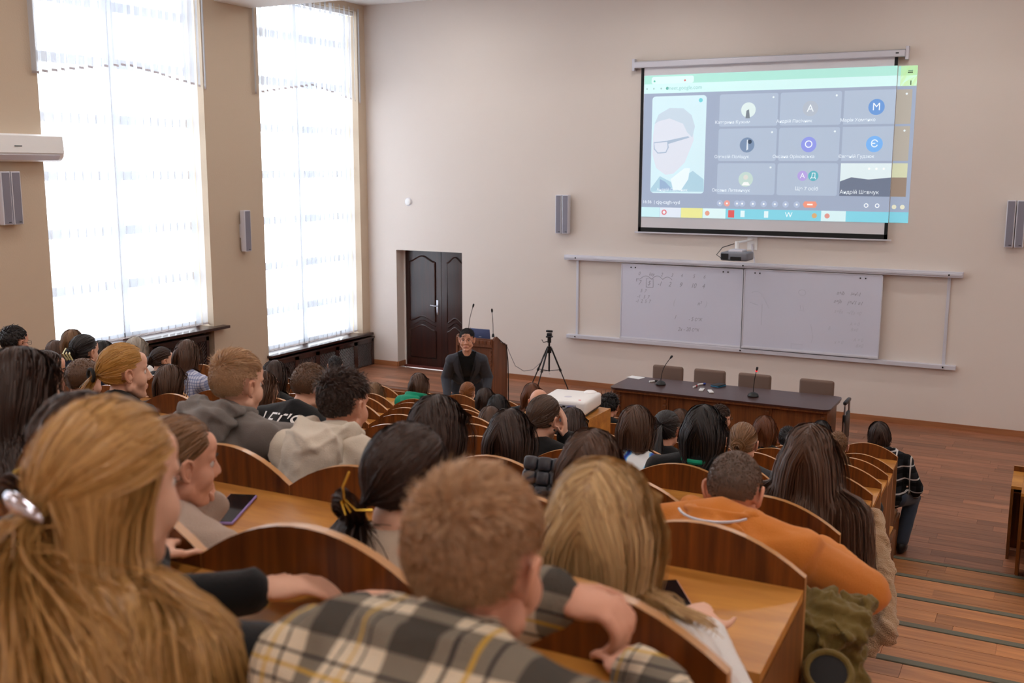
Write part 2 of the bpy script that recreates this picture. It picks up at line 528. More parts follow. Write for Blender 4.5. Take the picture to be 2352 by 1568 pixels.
# radiator covers of dark wood
def radiator_cover(y0, y1, x0, x1, z0, z1, label):
    t = thing('radiator_cover', label, 'radiator cover', (x1, y0, z0))
    W_, H_ = y1 - y0, z1 - z0
    MB().box(x0 - x1, -.03, 0, W_, 0, H_).build('body', MT['dark_wood'], t)
    MB().rbox(x0 - x1, .015, -.01, W_ + .01, H_ - .025, H_, .005).build('top', MT['dark_wood'], t)
    n = 5
    pw = W_ / n
    for i in range(n):
        b = MB()
        b.box(-.03, -.008, i * pw, i * pw + .05, 0, H_ - .03).box(-.03, -.008, (i + 1) * pw - .05, (i + 1) * pw, 0, H_ - .03)
        b.box(-.03, -.008, i * pw, (i + 1) * pw, 0, .07).box(-.03, -.008, i * pw, (i + 1) * pw, H_ - .09, H_ - .03)
        b.build('frame', MT['dark_wood'], t)
        g = MB()
        k = .05
        a, e, lo, hi = i * pw + .05, (i + 1) * pw - .05, .07, H_ - .09
        u = a - (hi - lo)
        while u < e:
            for s in (0, 1):
                pts = []
                for q in (0, 1):
                    yy = u + q * (hi - lo); zz = (lo + q * (hi - lo)) if s == 0 else (hi - q * (hi - lo))
                    pts.append((yy, zz))
                (ya, za), (yb, zb) = pts
                if ya < a: f = (a - ya) / (yb - ya); ya, za = a, za + f * (zb - za)
                if yb > e: f = (e - ya) / (yb - ya); yb, zb = e, za + f * (zb - za)
                if yb - ya > .01: g.tube([(-.022 - .003 * s, ya, za), (-.022 - .003 * s, yb, zb)], .006, 4)
            u += k
        g.build('lattice', MT['dark_wood'], t)
radiator_cover(12.36, 14.97, XL - .1, XL + .1, STAGE_H * 0, .56, 'long dark wooden radiator cover with lattice panels below the front corner window')
radiator_cover(8.6, 11.1, XL - .15, XL - .03, .12, 1.13, 'dark wooden radiator cover in the niche below the tall window sill')

# the double door in its recess
DY = YF + .24
door = struct(bpy.data.objects.new('door_1', None)); COL.objects.link(door); door.location = (DX0, DY, STAGE_H)
for (a, e, nm) in ((0, .755, 'door_leaf'), (.758, 1.31, 'door_leaf')):
    l = link(nm, MB().rbox(a, e, 0, .05, 0, DZ - STAGE_H, .004).mesh(nm, MT['dark_wood']), door)
    pa, pe = a + .12, e - .12
    def wave(zc, amp, n=24, u0=pa, u1=pe): return [(u0 + (u1 - u0) * i / n, zc + amp * (0.5 - 0.5 * math.cos(2 * PI * i / n))) for i in range(n + 1)]
    top = wave(1.83, .10)
    low = wave(.80, .085)
    outl = [(pa, .80)] + low[1:-1] + [(pe, .80), (pe, 1.83)] + list(reversed(top[1:-1])) + [(pa, 1.83)]
    p1 = MB().prism(outl, 'y', -.012, .01)
    p1.build('upper_panel', MT['dark_wood'], l)
    m = MB().tube([(x, -.008, z) for x, z in outl], .014, 6, close=True)
    m.build('moulding', MT['dark_wood'], l, True)
    lowt = wave(.64, .085)
    outl = [(pa, .16), (pe, .16), (pe, .64)] + list(reversed(lowt[1:-1])) + [(pa, .64)]
    MB().prism(outl, 'y', -.012, .01).build('lower_panel', MT['dark_wood'], l)
    MB().tube([(x, -.008, z) for x, z in outl], .014, 6, close=True).build('moulding', MT['dark_wood'], l, True)
    MB().tube([(x, -.006, z) for x, z in wave(.72, .085)], .012, 6).build('moulding', MT['dark_wood'], l, True)
hd = link('door_handle', MB().rbox(.66, .70, -.012, 0, .93, 1.18, .004).tube([(.68, -.01, 1.08), (.68, -.05, 1.08), (.56, -.055, 1.09)], .009, 8).tube([(.68, 0, .98), (.68, -.02, .98)], .012, 8).mesh('door_handle', MT['metal'], True), door)
MB().box(0, 1.31, -.04, .08, -.03, .004).build('threshold', plain('red_brown_sill', rgb(110, 52, 44), .5), door)
MB().box(-.001, .03, -.012, .05, 0, DZ - STAGE_H).build('door_jamb', MT['white'], door)

# ceiling lamps in rows (the hall's own light)
lens = plain('lamp_diffuser', rgb(255, 255, 255), .6, emit=(1.0, 0.965, 0.92, 1), es=LAMP)
lf = MB().rbox(-.62, .62, -.16, .16, -.07, 0, .008).mesh('lamp_body', MT['white'])
ld = MB().box(-.59, .59, -.13, .13, -.075, -.071).mesh('diffuser', lens)
n = 0
for x in (-8.6, -5.0, -1.4, 2.2, 5.6):
    for y in (-2.6, .6, 3.8, 7.0, 10.2, 13.2):
        t = thing('ceiling_lamp', 'white rectangular ceiling lamp with a frosted diffuser, one of the rows', 'ceiling lamp', (x, y, ZC - .002), 0, 'ceiling lamps in rows')
        link('lamp_body', lf, t); link('diffuser', ld, t)
# ================================================================== on the front wall
# whiteboards on rails
t = thing('board_rail', 'long white aluminium sliding rails with end posts carrying the two whiteboards', 'rail', (-4.0, YF, .84))
def at_(o, x0, x1, y0, y1, z0, z1, name, m, r=.004):
    l = Vector(o.location)
    return link(name, MB().rbox(x0 - l.x, x1 - l.x, y0 - l.y, y1 - l.y, z0 - l.z, z1 - l.z, r).mesh(name, m), o)
at_(t, -6.91, -1.13, 14.90, 15.0, 2.075, 2.15, 'top_rail', MT['alu'])
at_(t, -6.90, -1.14, 14.885, 14.905, 2.098, 2.128, 'rail_groove', MT['alu'])
at_(t, -6.865, -1.14, 14.91, 15.0, .835, .892, 'bottom_rail', MT['alu'])
at_(t, -6.73, -6.69, 14.975, 15.0, .89, 2.08, 'post', MT['alu'])
at_(t, -1.32, -1.28, 14.975, 15.0, .89, 2.08, 'post', MT['alu'])
for x in (-6.71, -4.06, -1.30):
    for z in (2.11, .865):
        link('bolt', MB().tube([(x + 4, -.12 if z > 1 else -.1, z - .84), (x + 4, -.09, z - .84)], .012, 8).mesh('bolt', MT['black']), t)
def board(x0, x1, y, z0, z1, label):
    t = thing('whiteboard', label, 'whiteboard', (x0, y, z0))
    w, h = x1 - x0, z1 - z0
    link('surface', MB().box(.006, w - .006, -.008, .01, .006, h - .006).mesh('surface', MT['board']), t)
    b = MB().rbox(0, w, -.014, .014, 0, .016, .003).rbox(0, w, -.014, .014, h - .016, h, .003).rbox(0, .016, -.014, .014, 0, h, .003).rbox(w - .016, w, -.014, .014, 0, h, .003)
    b.build('frame', MT['alu'], t)
    for x in (.16, .23, w - .30, w - .23):
        link('screw', MB().tube([(x, -.014, h - .055), (x, -.006, h - .055)], .011, 8).mesh('screw', MT['black']), t)
    b = MB().rbox(0, w, -.03, -.01, -.02, .004, .003)
    b.build('pen_ledge', MT['alu'], t)
    return t
wbL = board(-5.96, -4.062, 14.945, .912, 2.056, 'magnetic whiteboard with a row of numbers, beside the tripod')
wbR = board(-4.048, -2.128, 14.925, .925, 2.064, 'magnetic whiteboard with faint formulas and an arc sketch, behind the desk')

STR = ['0', 'key', '2', '3', '4', '5', '6', '7', '-1', '9', '10', '1', 'n²', '- 5 сек', '2x - 20 сек', '5  7', '-1   5  7', '-1  2  5  7', '( ', ')', 'a+ib     i=√-1', 'a=jb     j=√1 ≠1', 'a+Ea   -√Ea =0', 'A = 0', 'B≠0', 'B', 'x = 0', 'x',
       'Катерина Кужим', 'Андрій Пасічник', 'Марія Хоменко', 'Олексій Поліщук', 'Оксана Оріховська', 'Євгеній Гудзюк', 'Оксана Литвинчук', 'Ще 7 осіб', 'Андрій Шевчук', '16:36  |', 'cjq-cagh-vyd', 'A', 'M', 'O', 'Є', 'Д', 'W',
       'LET\'S', 'PLAY', 'meet.google.com', 'Hisense']
TX = text_meshes(STR)
def put_text(parent, s, x, y, z, size, m, name='lettering', shear=0.0, tilt=0.0, sx=1.0):
    """flat lettering in the x-z plane, reading from -y, centred on (x, z)"""
    v, f = TX[s]
    P = np.zeros((len(v), 3))
    u = v[:, 0] * sx + v[:, 1] * shear
    P[:, 0] = u * size * math.cos(tilt) - v[:, 1] * size * math.sin(tilt)
    P[:, 2] = v[:, 1] * size * math.cos(tilt) + u * size * math.sin(tilt)
    b = MB().add(P.tolist(), f)
    o = link(name, b.mesh(name, m), parent, (x, y, z))
    if len(s) > 1: o['kind'] = 'stuff'
    return o
ink = plain('marker_line', rgb(150, 152, 170), .7)
inkf = plain('faded_marker_line', rgb(192, 195, 210), .7)
def on_board(bd, px, s, size, m=ink):      # px: metres from the board's lower left corner
    put_text(bd, s, px[0], -.0095, px[1], size, m, 'handwriting', .25, random.uniform(-.06, .06), .8)
for x, s in ((.30, '0'), (.50, 'key'), (.66, '2'), (.82, '3'), (.97, '4'), (1.16, '5'), (1.32, '6')): on_board(wbL, (x, 1.0), s, .075)
for x, s in ((.31, '7'), (.46, '5'), (.63, '-1'), (.79, '2'), (.96, '9'), (1.16, '10'), (1.31, '4')): on_board(wbL, (x, .86), s, .1)
for z, s in ((.74, '5  7'), (.65, '-1   5  7'), (.58, '-1  2  5  7')): on_board(wbL, (.37, z), s, .075)
on_board(wbL, (.88, .60), '( ', .13, inkf); on_board(wbL, (1.26, .60), 'n²', .09); on_board(wbL, (1.36, .60), ')', .12, inkf)
on_board(wbL, (1.2, .36), '- 5 сек', .085); on_board(wbL, (.89, .37), '1', .09); on_board(wbL, (1.1, .2), '2x - 20 сек', .085)
def strokes(bd, lines, m, r=.003):
    for ln in lines:
        link('handwriting', MB().tube([(x, -.0085, z) for x, z in ln], r, 4).mesh('handwriting', m), bd)
strokes(wbL, [[(.41, .80), (.41, .93), (.52, .93), (.52, .80), (.41, .80)], [(.31 + .19 * i / 8, .92 + .05 * math.sin(PI * i / 8)) for i in range(9)], [(.5 + .17 * i / 8, .93 + .05 * math.sin(PI * i / 8)) for i in range(9)], [(.67 + .15 * i / 8, .93 + .04 * math.sin(PI * i / 8)) for i in range(9)],
              [(.25, .88), (.25, .92), (.30, .92)]], ink)
for z, s in ((.86, 'a+ib     i=√-1'), (.74, 'a=jb     j=√1 ≠1'), (.60, 'a+Ea   -√Ea =0')): on_board(wbR, (1.48, z), s, .075, ink if z > .7 else inkf)
for p, s in (((1.24, .36), 'B'), ((1.58, .44), 'A = 0'), ((1.58, .36), 'B≠0'), ((1.38, .17), 'x = 0'), ((1.64, .22), 'A = 0'), ((1.66, .14), 'B≠0')): on_board(wbR, p, s, .07, inkf)
strokes(wbR, [[(.12 + .26 * i / 14, .72 + .16 * math.sin(PI * (.15 + .8 * i / 14)) - .012 * i) for i in range(15)], [(.28, .64), (.28, .34)], [(.10, .66), (.22, .62)], [(.72, .03), (.72, .1), (.88, .1), (.88, .03), (.72, .03)], [(.8, .03), (.8, -.0 + .012), (.84, .012)],
              [(.84 + .05 * math.cos(a / 3), .84 + .04 * math.sin(a / 3)) for a in range(0, 20)], [(.82, .66), (.83, .6)], [(.86, .66), (.87, .6)], [(.8, .59), (.88, .58)], [(1.02 - .04 * abs(i - 6) / 6, .40 - .03 * i) for i in range(10)]], inkf, .0025)

# the roll-down screen and the projected picture
SY = 14.93
sc_ = thing('projection_screen', 'white roll-down projection screen with a black border and silver case', 'screen', (-3.9, YF, 2.54))
def scr(x0, x1, y0, y1, z0, z1, name, m, r=.003): return at_(sc_, x0, x1, y0, y1, z0, z1, name, m, r)
case = scr(-5.80, -2.02, SY - .05, SY + .05, 4.945, 5.03, 'case', MT['alu'], .012)
scr(-5.80, -2.02, SY - .03, YF - .01, 5.03, 5.04, 'case_lid', MT['metal'])
for x in (-5.82, -2.0): scr(x - .02, x + .02, SY - .03, YF - .004, 4.91, 5.08, 'bracket', MT['alu'])
scr(-2.14, -2.10, SY - .056, SY - .05, 4.985, 5.0, 'badge', MT['black'], .001)
fab = scr(-5.70, -2.11, SY, SY + .004, 2.545, 4.95, 'fabric', plain('screen_cloth', rgb(226, 226, 232), .9), .001)
def fabb(x0, x1, z0, z1): return scr(x0, x1, SY - .004, SY - .001, z0, z1, 'border', MT['black_matt'], .0005)
fabb(-5.70, -5.655, 2.545, 4.945); fabb(-2.155, -2.11, 2.545, 4.945); fabb(-5.70, -2.11, 2.545, 2.615)
scr(-5.75, -2.06, SY - .012, SY + .016, 2.528, 2.548, 'bottom_bar', MT['alu'])

pic = thing('projected_picture', 'bright projected video call picture spilling past the border of the roll-down screen', 'projected picture', (-5.648, SY, 2.918))
PW, PH = 3.78, 1.916
def lightpaint(name, c, s=1.0):
    m, nt, b_ = new_mat(name)
    b_.inputs['Base Color'].default_value = tuple(min(1, x * .5) for x in c[:3]) + (1,)
    b_.inputs['Roughness'].default_value = .9
    b_.inputs['Emission Color'].default_value = c
    b_.inputs['Emission Strength'].default_value = s
    return m
PM = {}
def pm(c):
    if c not in PM: PM[c] = lightpaint('projected_light', rgb(*c), .62)
    return PM[c]
SCREEN_R = (-2.11 + 5.648) / PW           # where the screen ends, as a share of the picture's width
def prect(u0, u1, v0, v1, c, name='picture_patch', lay=1, rad=0.0):
    """a flat patch of the picture, u to the right, v down, both 0..1; past the screen's edge it lies on the wall"""
    x0, x1, z0, z1 = u0 * PW, u1 * PW, (1 - v1) * PH, (1 - v0) * PH
    parts = []
    if u0 < SCREEN_R: parts.append((x0, min(x1, SCREEN_R * PW), -.005 - lay * .0012))
    if u1 > SCREEN_R: parts.append((max(x0, SCREEN_R * PW), x1, .066 - lay * .0012))
    for (a, e, y) in parts:
        r = min(rad, (z1 - z0) * .45)
        if r > 0 and len(parts) == 1:
            pts = []
            for cx, cz, a0 in ((e - r, z1 - r, 0), (a + r, z1 - r, 90), (a + r, z0 + r, 180), (e - r, z0 + r, 270)):
                for k in range(5): w = math.radians(a0 + 22.5 * k); pts.append((cx + r * math.cos(w), cz + r * math.sin(w)))
            bb = MB().add([(x, y, z) for x, z in pts], [tuple(range(len(pts)))])
        else: bb = MB().add([(a, y, z0), (e, y, z0), (e, y, z1), (a, y, z1)], [(0, 1, 2, 3)])
        link(name, bb.mesh(name, pm(c)), pic)
def pdisc(u, v, r, c, name='avatar', lay=3, n=28, sx=1.0, sz=1.0):
    y = -.005 - lay * .0012 if u < SCREEN_R else .066 - lay * .0012
    bb = MB().add([(u * PW + r * sx * math.cos(2 * PI * k / n), y, (1 - v) * PH + r * sz * math.sin(2 * PI * k / n)) for k in range(n)], [tuple(range(n))])
    return link(name, bb.mesh(name, pm(c)), pic)
def ppoly(pts, c, name, lay=3):
    bb = MB().add([(u * PW, -.005 - lay * .0012, (1 - v) * PH) for u, v in pts], [tuple(range(len(pts)))])
    return link(name, bb.mesh(name, pm(c)), pic)
def ptext(s, u, v, size, c=(232, 240, 246), lay=5): put_text(pic, s, u * PW, -.005 - lay * .0012, (1 - v) * PH, size, pm(c), 'lettering')
prect(0, 1, 0, 1, (156, 169, 192), 'picture_ground', 0)
prect(0, 1, 0, .065, (172, 226, 214), 'window_title_bar'); prect(0, 1, .065, .136, (206, 240, 240), 'address_bar')
prect(.03, .20, .012, .065, (214, 240, 240), 'browser_tab', 2, .03)
ptext('meet.google.com', .165, .1, .075, (150, 200, 200)); pdisc(.095, .1, .022, (96, 170, 160), 'icon')
for u in (.012, .04, .07): pdisc(u, .1, .012, (160, 196, 196), 'icon')
pdisc(.03 + .012, .045, .014, (90, 190, 170), 'icon'); pdisc(.165, .045, .014, (210, 120, 120), 'icon')
for i in range(3):
    prect(.965 + .004, .965 + .02, .03, .036, (110, 140, 120), 'icon', 2)
prect(.945, 1, 0, .136, (196, 208, 150), 'window_title_bar', 1)
prect(.968, .985, .04, .05, (90, 110, 80), 'icon', 2); prect(.978, .982, .10, .13, (90, 110, 80), 'icon', 2)
# tiles
cols = [(.304, .525), (.533, .752), (.761, .987)]
rows_ = [(.158, .392), (.408, .645), (.662, .893)]
TILE = (172, 187, 207)
for ri, (v0, v1) in enumerate(rows_):
    for ci, (u0, u1) in enumerate(cols):
        if ri == 2 and ci == 2: continue
        if ci == 2:
            prect(u0, SCREEN_R, v0, v1, TILE, 'call_tile'); prect(SCREEN_R, u1, v0, v1, (176, 170, 160), 'call_tile')
        else: prect(u0, u1, v0, v1, TILE, 'call_tile', 1, .03)
        if not (ri == 2 and ci == 1): pdisc(u1 - .018, v0 + .03, .014, (226, 236, 240), 'muted_icon')
names = [['Катерина Кужим', 'Андрій Пасічник', 'Марія Хоменко'], ['Олексій Поліщук', 'Оксана Оріховська', 'Євгеній Гудзюк'], ['Оксана Литвинчук', None, None]]
for ri in range(3):
    for ci in range(3):
        if names[ri][ci]: ptext(names[ri][ci], cols[ci][0] + .052 + (.005 * len(names[ri][ci]) - .07) * .3, rows_[ri][1] - .03, .062)
CU, RV = (.415, .643, .873), (.275, .529, .78)
pdisc(CU[0], RV[0], .105, (216, 232, 232)); ppoly([(.405, .335), (.408, .28), (.417, .27), (.422, .335)], (120, 130, 140), 'avatar_picture', 4)
pdisc(CU[0], RV[1], .105, (120, 142, 172)); ppoly([(.414, .49), (.418, .49), (.42, .56), (.413, .57)], (212, 222, 232), 'avatar_picture', 4); pdisc(.425, .505, .03, (60, 74, 92), 'avatar_picture', 4)
pdisc(CU[0], RV[2], .105, (190, 212, 206)); pdisc(.415, .765, .035, (214, 214, 208), 'avatar_picture', 4); ppoly([(.40, .825), (.408, .80), (.425, .80), (.432, .825)], (236, 240, 240), 'avatar_picture', 4)
pdisc(CU[1], RV[0], .105, (176, 186, 200)); ptext('A', CU[1], RV[0], .14)
pdisc(CU[2], RV[0], .105, (108, 152, 212)); ptext('M', CU[2], RV[0], .14)
pdisc(CU[1], RV[1], .105, (142, 152, 226)); ptext('O', CU[1], RV[1], .14)
pdisc(CU[2], RV[1], .108, (120, 176, 236)); ptext('Є', CU[2], RV[1], .14)
pdisc(.626, .752, .07, (176, 160, 220)); ptext('A', .626, .752, .10); pdisc(.665, .752, .07, (96, 176, 190), lay=4); ptext('Д', .665, .752, .10)
ptext('Ще 7 осіб', .643, .845, .07)
# small hall view tile
u0, u1 = cols[2]
prect(u0, SCREEN_R, .662, .893, (216, 232, 236), 'call_tile', 1); prect(SCREEN_R, u1, .662, .76, (206, 210, 178), 'call_tile', 1); prect(SCREEN_R, u1, .76, .893, (150, 132, 118), 'call_tile', 1)
ppoly([(u0, .79), (.80, .76), (.86, .775), (SCREEN_R, .76), (SCREEN_R, .893), (u0, .893)], (110, 120, 140), 'call_tile_picture', 2)
for u in (.86, .885, .91): pdisc(u, .70, .014, (246, 250, 250), 'call_tile_picture', 2)
ptext('Андрій Шевчук', .83, .865, .07)
# large portrait tile
prect(.035, .253, .158, .89, (206, 232, 240), 'portrait_tile', 1, .05)
ppoly([(0.0372, 0.8548), (0.0737, 0.7612), (0.1180, 0.8028), (0.1734, 0.7612), (0.2066, 0.7196), (0.2509, 0.7820), (0.2531, 0.8756), (0.0372, 0.8808)], (170, 204, 220), 'portrait_picture', 2)
ppoly([(0.0461, 0.3764), (0.0627, 0.3140), (0.1180, 0.2932), (0.1734, 0.3036), (0.2011, 0.3868), (0.2066, 0.4908), (0.1900, 0.5740), (0.1734, 0.6572), (0.1291, 0.7404), (0.0959, 0.7508), (0.0571, 0.6988), (0.0405, 0.5948), (0.0405, 0.4700)], (214, 220, 232), 'portrait_picture', 3)
ppoly([(0.0461, 0.3660), (0.0627, 0.2932), (0.1070, 0.2464), (0.1623, 0.2516), (0.1955, 0.3036), (0.2099, 0.3868), (0.2011, 0.4700), (0.1789, 0.4284), (0.1623, 0.3660), (0.1070, 0.3244), (0.0627, 0.3452)], (194, 210, 224), 'portrait_picture', 4)
ppoly([(0.1180, 0.7820), (0.1734, 0.6988), (0.1955, 0.6988), (0.1900, 0.7820), (0.1623, 0.8652), (0.1291, 0.8652)], (226, 240, 246), 'portrait_picture', 4)
ppoly([(0.0737, 0.7820), (0.0959, 0.8028), (0.1291, 0.8652), (0.0737, 0.8704)], (150, 176, 206), 'portrait_picture', 4)
def pring(pts, c, r=.008):
    link('portrait_picture', MB().tube([(u * PW, -.011, (1 - v) * PH) for u, v in pts], r, 5, close=True).mesh('portrait_picture', pm(c)), pic)
pring([(0.0461, 0.5064), (0.1014, 0.4960), (0.1047, 0.5428), (0.0959, 0.5792), (0.0627, 0.5844), (0.0483, 0.5532)], (164, 182, 204))
ppoly([(0.1014, 0.4908), (0.1844, 0.4596), (0.1900, 0.4700), (0.1036, 0.5168)], (168, 186, 206), 'portrait_picture', 6)
pdisc(.23, .195, .03, (120, 206, 216), 'icon'); ptext('Андрій Пасічник', .125, .865, .06)
# controls and task bar
ptext('16:36  |', .03, .96, .065); ptext('cjq-cagh-vyd', .11, .96, .075)
for i, u in enumerate((.318, .346, .385, .405, .446, .487, .529, .569, .610)):
    pdisc(u, .96, .045, (228, 160, 150) if i == 1 else (172, 186, 210), 'call_button', 3); pdisc(u, .96, .014, (236, 242, 246), 'icon', 5)
ppoly([(.638, .935), (.678, .935), (.684, .957), (.678, .98), (.638, .98), (.632, .957)], (232, 152, 130), 'hang_up_button', 3); prect(.648, .668, .952, .963, (250, 240, 236), 'icon', 4)
for u in (.857, .895): pdisc(u, .957, .03, (236, 242, 246), 'icon', 4); pdisc(u, .957, .018, (150, 166, 196), 'icon', 5)
pdisc(.95, .965, .03, (224, 224, 200), 'icon', 4); pdisc(.978, .965, .03, (224, 224, 200), 'icon', 4)
pic2 = PH
def taskbar(u0, u1, c): prect(u0, u1, 1.0, 1.075, c, 'task_button', 2)
taskbar(0, 1.0, (130, 206, 224))
prect(.0, .075, 1.0, 1.075, (196, 232, 238), 'task_button', 3); prect(.076, .163, 1.0, 1.075, (216, 226, 238), 'task_button', 3); prect(.164, .251, 1.0, 1.075, (226, 226, 150), 'task_button', 3)
prect(.252, .342, 1.0, 1.075, (214, 238, 240), 'task_button', 3); prect(.352, .376, 1.01, 1.065, (214, 96, 96), 'task_button', 4); prect(.70, .788, 1.0, 1.075, (210, 236, 240), 'task_button', 3)
pdisc(.095, 1.037, .04, (214, 120, 130), 'icon', 4); pdisc(.095, 1.037, .022, (226, 232, 240), 'icon', 5); pdisc(.27, 1.037, .035, (220, 160, 140), 'icon', 4)
pdisc(.676, 1.037, .035, (210, 170, 120), 'icon', 4); pdisc(.722, 1.037, .035, (216, 150, 140), 'icon', 4); ptext('W', .582, 1.037, .10, (240, 246, 250))
for u in (.40, .49): prect(u, u + .016, 1.012, 1.06, (220, 240, 244), 'task_button', 4)

# wall speakers, sensor disc
def speaker(label, loc, rz, n=2, w=.105, h=.60, d=.09, group=None):
    t = thing('wall_speaker', label, 'speaker', loc, rz, group)
    for i in range(n):
        x = (i - (n - 1) / 2) * (w + .012)
        c = link('cabinet', MB().rbox(x - w / 2, x + w / 2, -d, 0, -h / 2, h / 2, .008).mesh('cabinet', MT['alu']), t)
        link('grille', MB().rbox(x - w / 2 + .012, x + w / 2 - .012, -d - .004, -d + .002, -h / 2 + .012, h / 2 - .012, .002).mesh('grille', MT['grey_mesh']), c)
        link('badge', MB().box(x + .0, x + .03, -d - .006, -d - .004, -h / 2 + .025, -h / 2 + .033).mesh('badge', MT['black']), c)
    link('wall_bracket', MB().box(-.05, .05, -.02, .03, -.1, .1).mesh('wall_bracket', MT['alu']), t)
speaker('pair of slim silver column speakers between the door and the projection screen', (-6.95, YF - .03, 2.78), 0)
speaker('pair of slim silver column speakers on the wall past the whiteboard rail end', (-.56, YF - .03, 2.80), 0)
speaker('single slim silver column speaker on the pier between the two windows', (XL + .03, 11.83, 2.57), PI / 2, 1, .13)
speaker('pair of slim silver column speakers below the air conditioner', (XL + .03, 7.96, 3.14), PI / 2, 2, .12)
t = thing('wall_sensor', 'small round white disc on the wall above the door', 'sensor', (-9.87, YF, 2.92))
link('dome', MB().lathe([(.062, 0), (.062, .012), (.05, .026), (.02, .032), (.001, .033)], seg=24).mesh('dome', MT['white_plastic'], True), t, None, (PI / 2, 0, 0))
link('base_ring', MB().lathe([(.068, 0), (.068, .006), (.001, .007)], seg=24).mesh('base_ring', MT['alu'], True), t, None, (PI / 2, 0, 0))

# air conditioner on the left wall
t = thing('air_conditioner', 'white split air conditioner on the wall beside the tall window', 'air conditioner', (XL, 8.15, 3.55))
prof = [(0, .31), (.15, .31), (.185, .285), (.20, .12), (.19, .07), (.15, .02), (.10, 0), (0, 0)]
ya, yb = -.55, .49
link('body', MB().prism(prof, 'y', ya, yb).mesh('body', MT['white_plastic'], True), t)
link('front_panel', MB().prism([(.15, .312), (.192, .29), (.207, .10), (.20, .095), (.183, .28), (.15, .30)], 'y', ya + .01, yb - .01).mesh('front_panel', MT['white_plastic'], True), t)
link('air_flap', MB().prism([(.197, .08), (.205, .075), (.16, .018), (.15, .022)], 'y', ya + .05, yb - .06).mesh('air_flap', MT['alu']), t)
o = link('badge', MB().add([(.2085, -.18 + .0, .168), (.2085, -.08, .168), (.2085, -.08, .18), (.2085, -.18, .18)], [(0, 1, 2, 3)]).mesh('badge', plain('badge_grey', rgb(70, 80, 84), .4)), t)

# short-throw projector on its wall arm
t = thing('wall_projector', 'grey short-throw projector on a white wall arm above the whiteboards', 'projector', (-3.965, YF, 2.43))
link('wall_plate', MB().rbox(-.075, .075, -.012, 0, -.10, .09, .006).mesh('wall_plate', MT['white_plastic']), t)
link('arm', MB().tube([(0, -.01, .05), (-.02, -.25, .045), (-.05, -.62, .04)], .018, 8).mesh('arm', MT['white_plastic'], True), t)
link('arm_joint', MB().tube([(-.05, -.62, .06), (-.05, -.62, -.04)], .03, 12).mesh('arm_joint', MT['white_plastic'], True), t)
gp = plain('projector_grey', rgb(120, 122, 132), .5)
pb = link('body', MB().rbox(-.24, .15, -.80, -.46, -.20, -.08, .03, seg=3).mesh('body', gp, True), t)
link('mount_plate', MB().rbox(-.14, .06, -.74, -.50, -.085, -.05, .01).mesh('mount_plate', MT['alu']), t)
link('vent', MB().box(-.22, -.12, -.805, -.795, -.18, -.10).mesh('vent', MT['black']), pb)
link('port_panel', MB().box(-.09, .06, -.805, -.795, -.19, -.14).mesh('port_panel', MT['black']), pb)
link('cable', MB().tube([(0, -.03, -.01), (.02, -.04, -.12), (.05, -.05, -.25), (.06, -.06, -.30)], .012, 6).mesh('cable', MT['alu'], True), t)
link('cable', MB().tube([(-.08, -.66, .03), (-.22, -.75, -.02), (-.28, -.82, -.12), (-.18, -.83, -.18), (-.02, -.82, -.19)], .006, 6).mesh('cable', MT['black'], True), t)
# ================================================================== benches
DESK, VN, PEAK, SLOPE = 0.97, 1.0, 1.095, 0.035      # above the tier the backrest stands on
def arch(w, flat=False, n=14):
    """outline (x, z) of one scalloped backrest panel"""
    pts = [(-w, .42), (0, .42)] if not flat else [(-w, .228), (0, .228)]
    if flat: return pts + [(0, 1.02), (-w, 1.02)]
    for i in range(n + 1):
        a = i / n
        pts.append((-w * a, VN + (PEAK - VN) * (1 - (2 * a - 1) ** 2)))
    return pts
def panel_mesh(flat, M=None):
    pts = arch(SEATW - .003, flat)
    b = MB()
    n = len(pts)
    b.add([(x, -.011, z) for x, z in pts] + [(x, .011, z) for x, z in pts], [tuple(range(n)), tuple(range(2 * n - 1, n - 1, -1))], 0)
    for i in range(n):
        j = (i + 1) % n
        b.f.append((i, n + i, n + j, j)); b.m.append(0 if i == 0 else 1)
    return b.mesh('backrest_panel', [MT['panel'], MT['edge']])
PANEL, PANEL_F = panel_mesh(False), panel_mesh(True)
def desk_mesh(w):
    b = MB()
    prof = [(-.41, DESK - SLOPE - .026), (-.41, DESK - SLOPE), (-.011, DESK), (-.011, DESK - .026)]
    b.prism(prof, 'x', -w + .002, -.002)
    return b.mesh('desk_top', MT['desk'])
DESK2, DESK1 = desk_mesh(2 * SEATW), desk_mesh(SEATW)
SEAT2 = MB().rbox(-2 * SEATW + .02, -.02, .07, .42, .375, .40, .010).mesh('seat', MT['desk'])
SEAT1 = MB().rbox(-SEATW + .02, -.02, .07, .42, .375, .40, .010).mesh('seat', MT['desk'])
SHELF2 = MB().box(-2 * SEATW + .02, -.02, -.36, -.012, DESK - .11, DESK - .098).mesh('shelf', MT['side'])
END = MB().prism([(-.41, DESK - SLOPE - .03), (-.35, .23), (-.10, .23), (-.012, .42), (-.012, DESK - .028)], 'x', -.024, 0).mesh('end_panel', MT['side'])
ENDB = MB().prism([(.02, .0), (.10, 0), (.34, 0), (.42, .37), (.02, .37)], 'x', -.024, 0).mesh('seat_support', MT['side'])
SUP = MB().prism([(-.30, .23), (-.06, .23), (-.012, .5), (-.012, DESK - .03), (-.36, DESK - SLOPE - .03)], 'x', -.012, .012).mesh('support', MT['side'])
POST = MB().box(-.024, .0, -.012, .06, 0, .42).mesh('post', MT['side'])
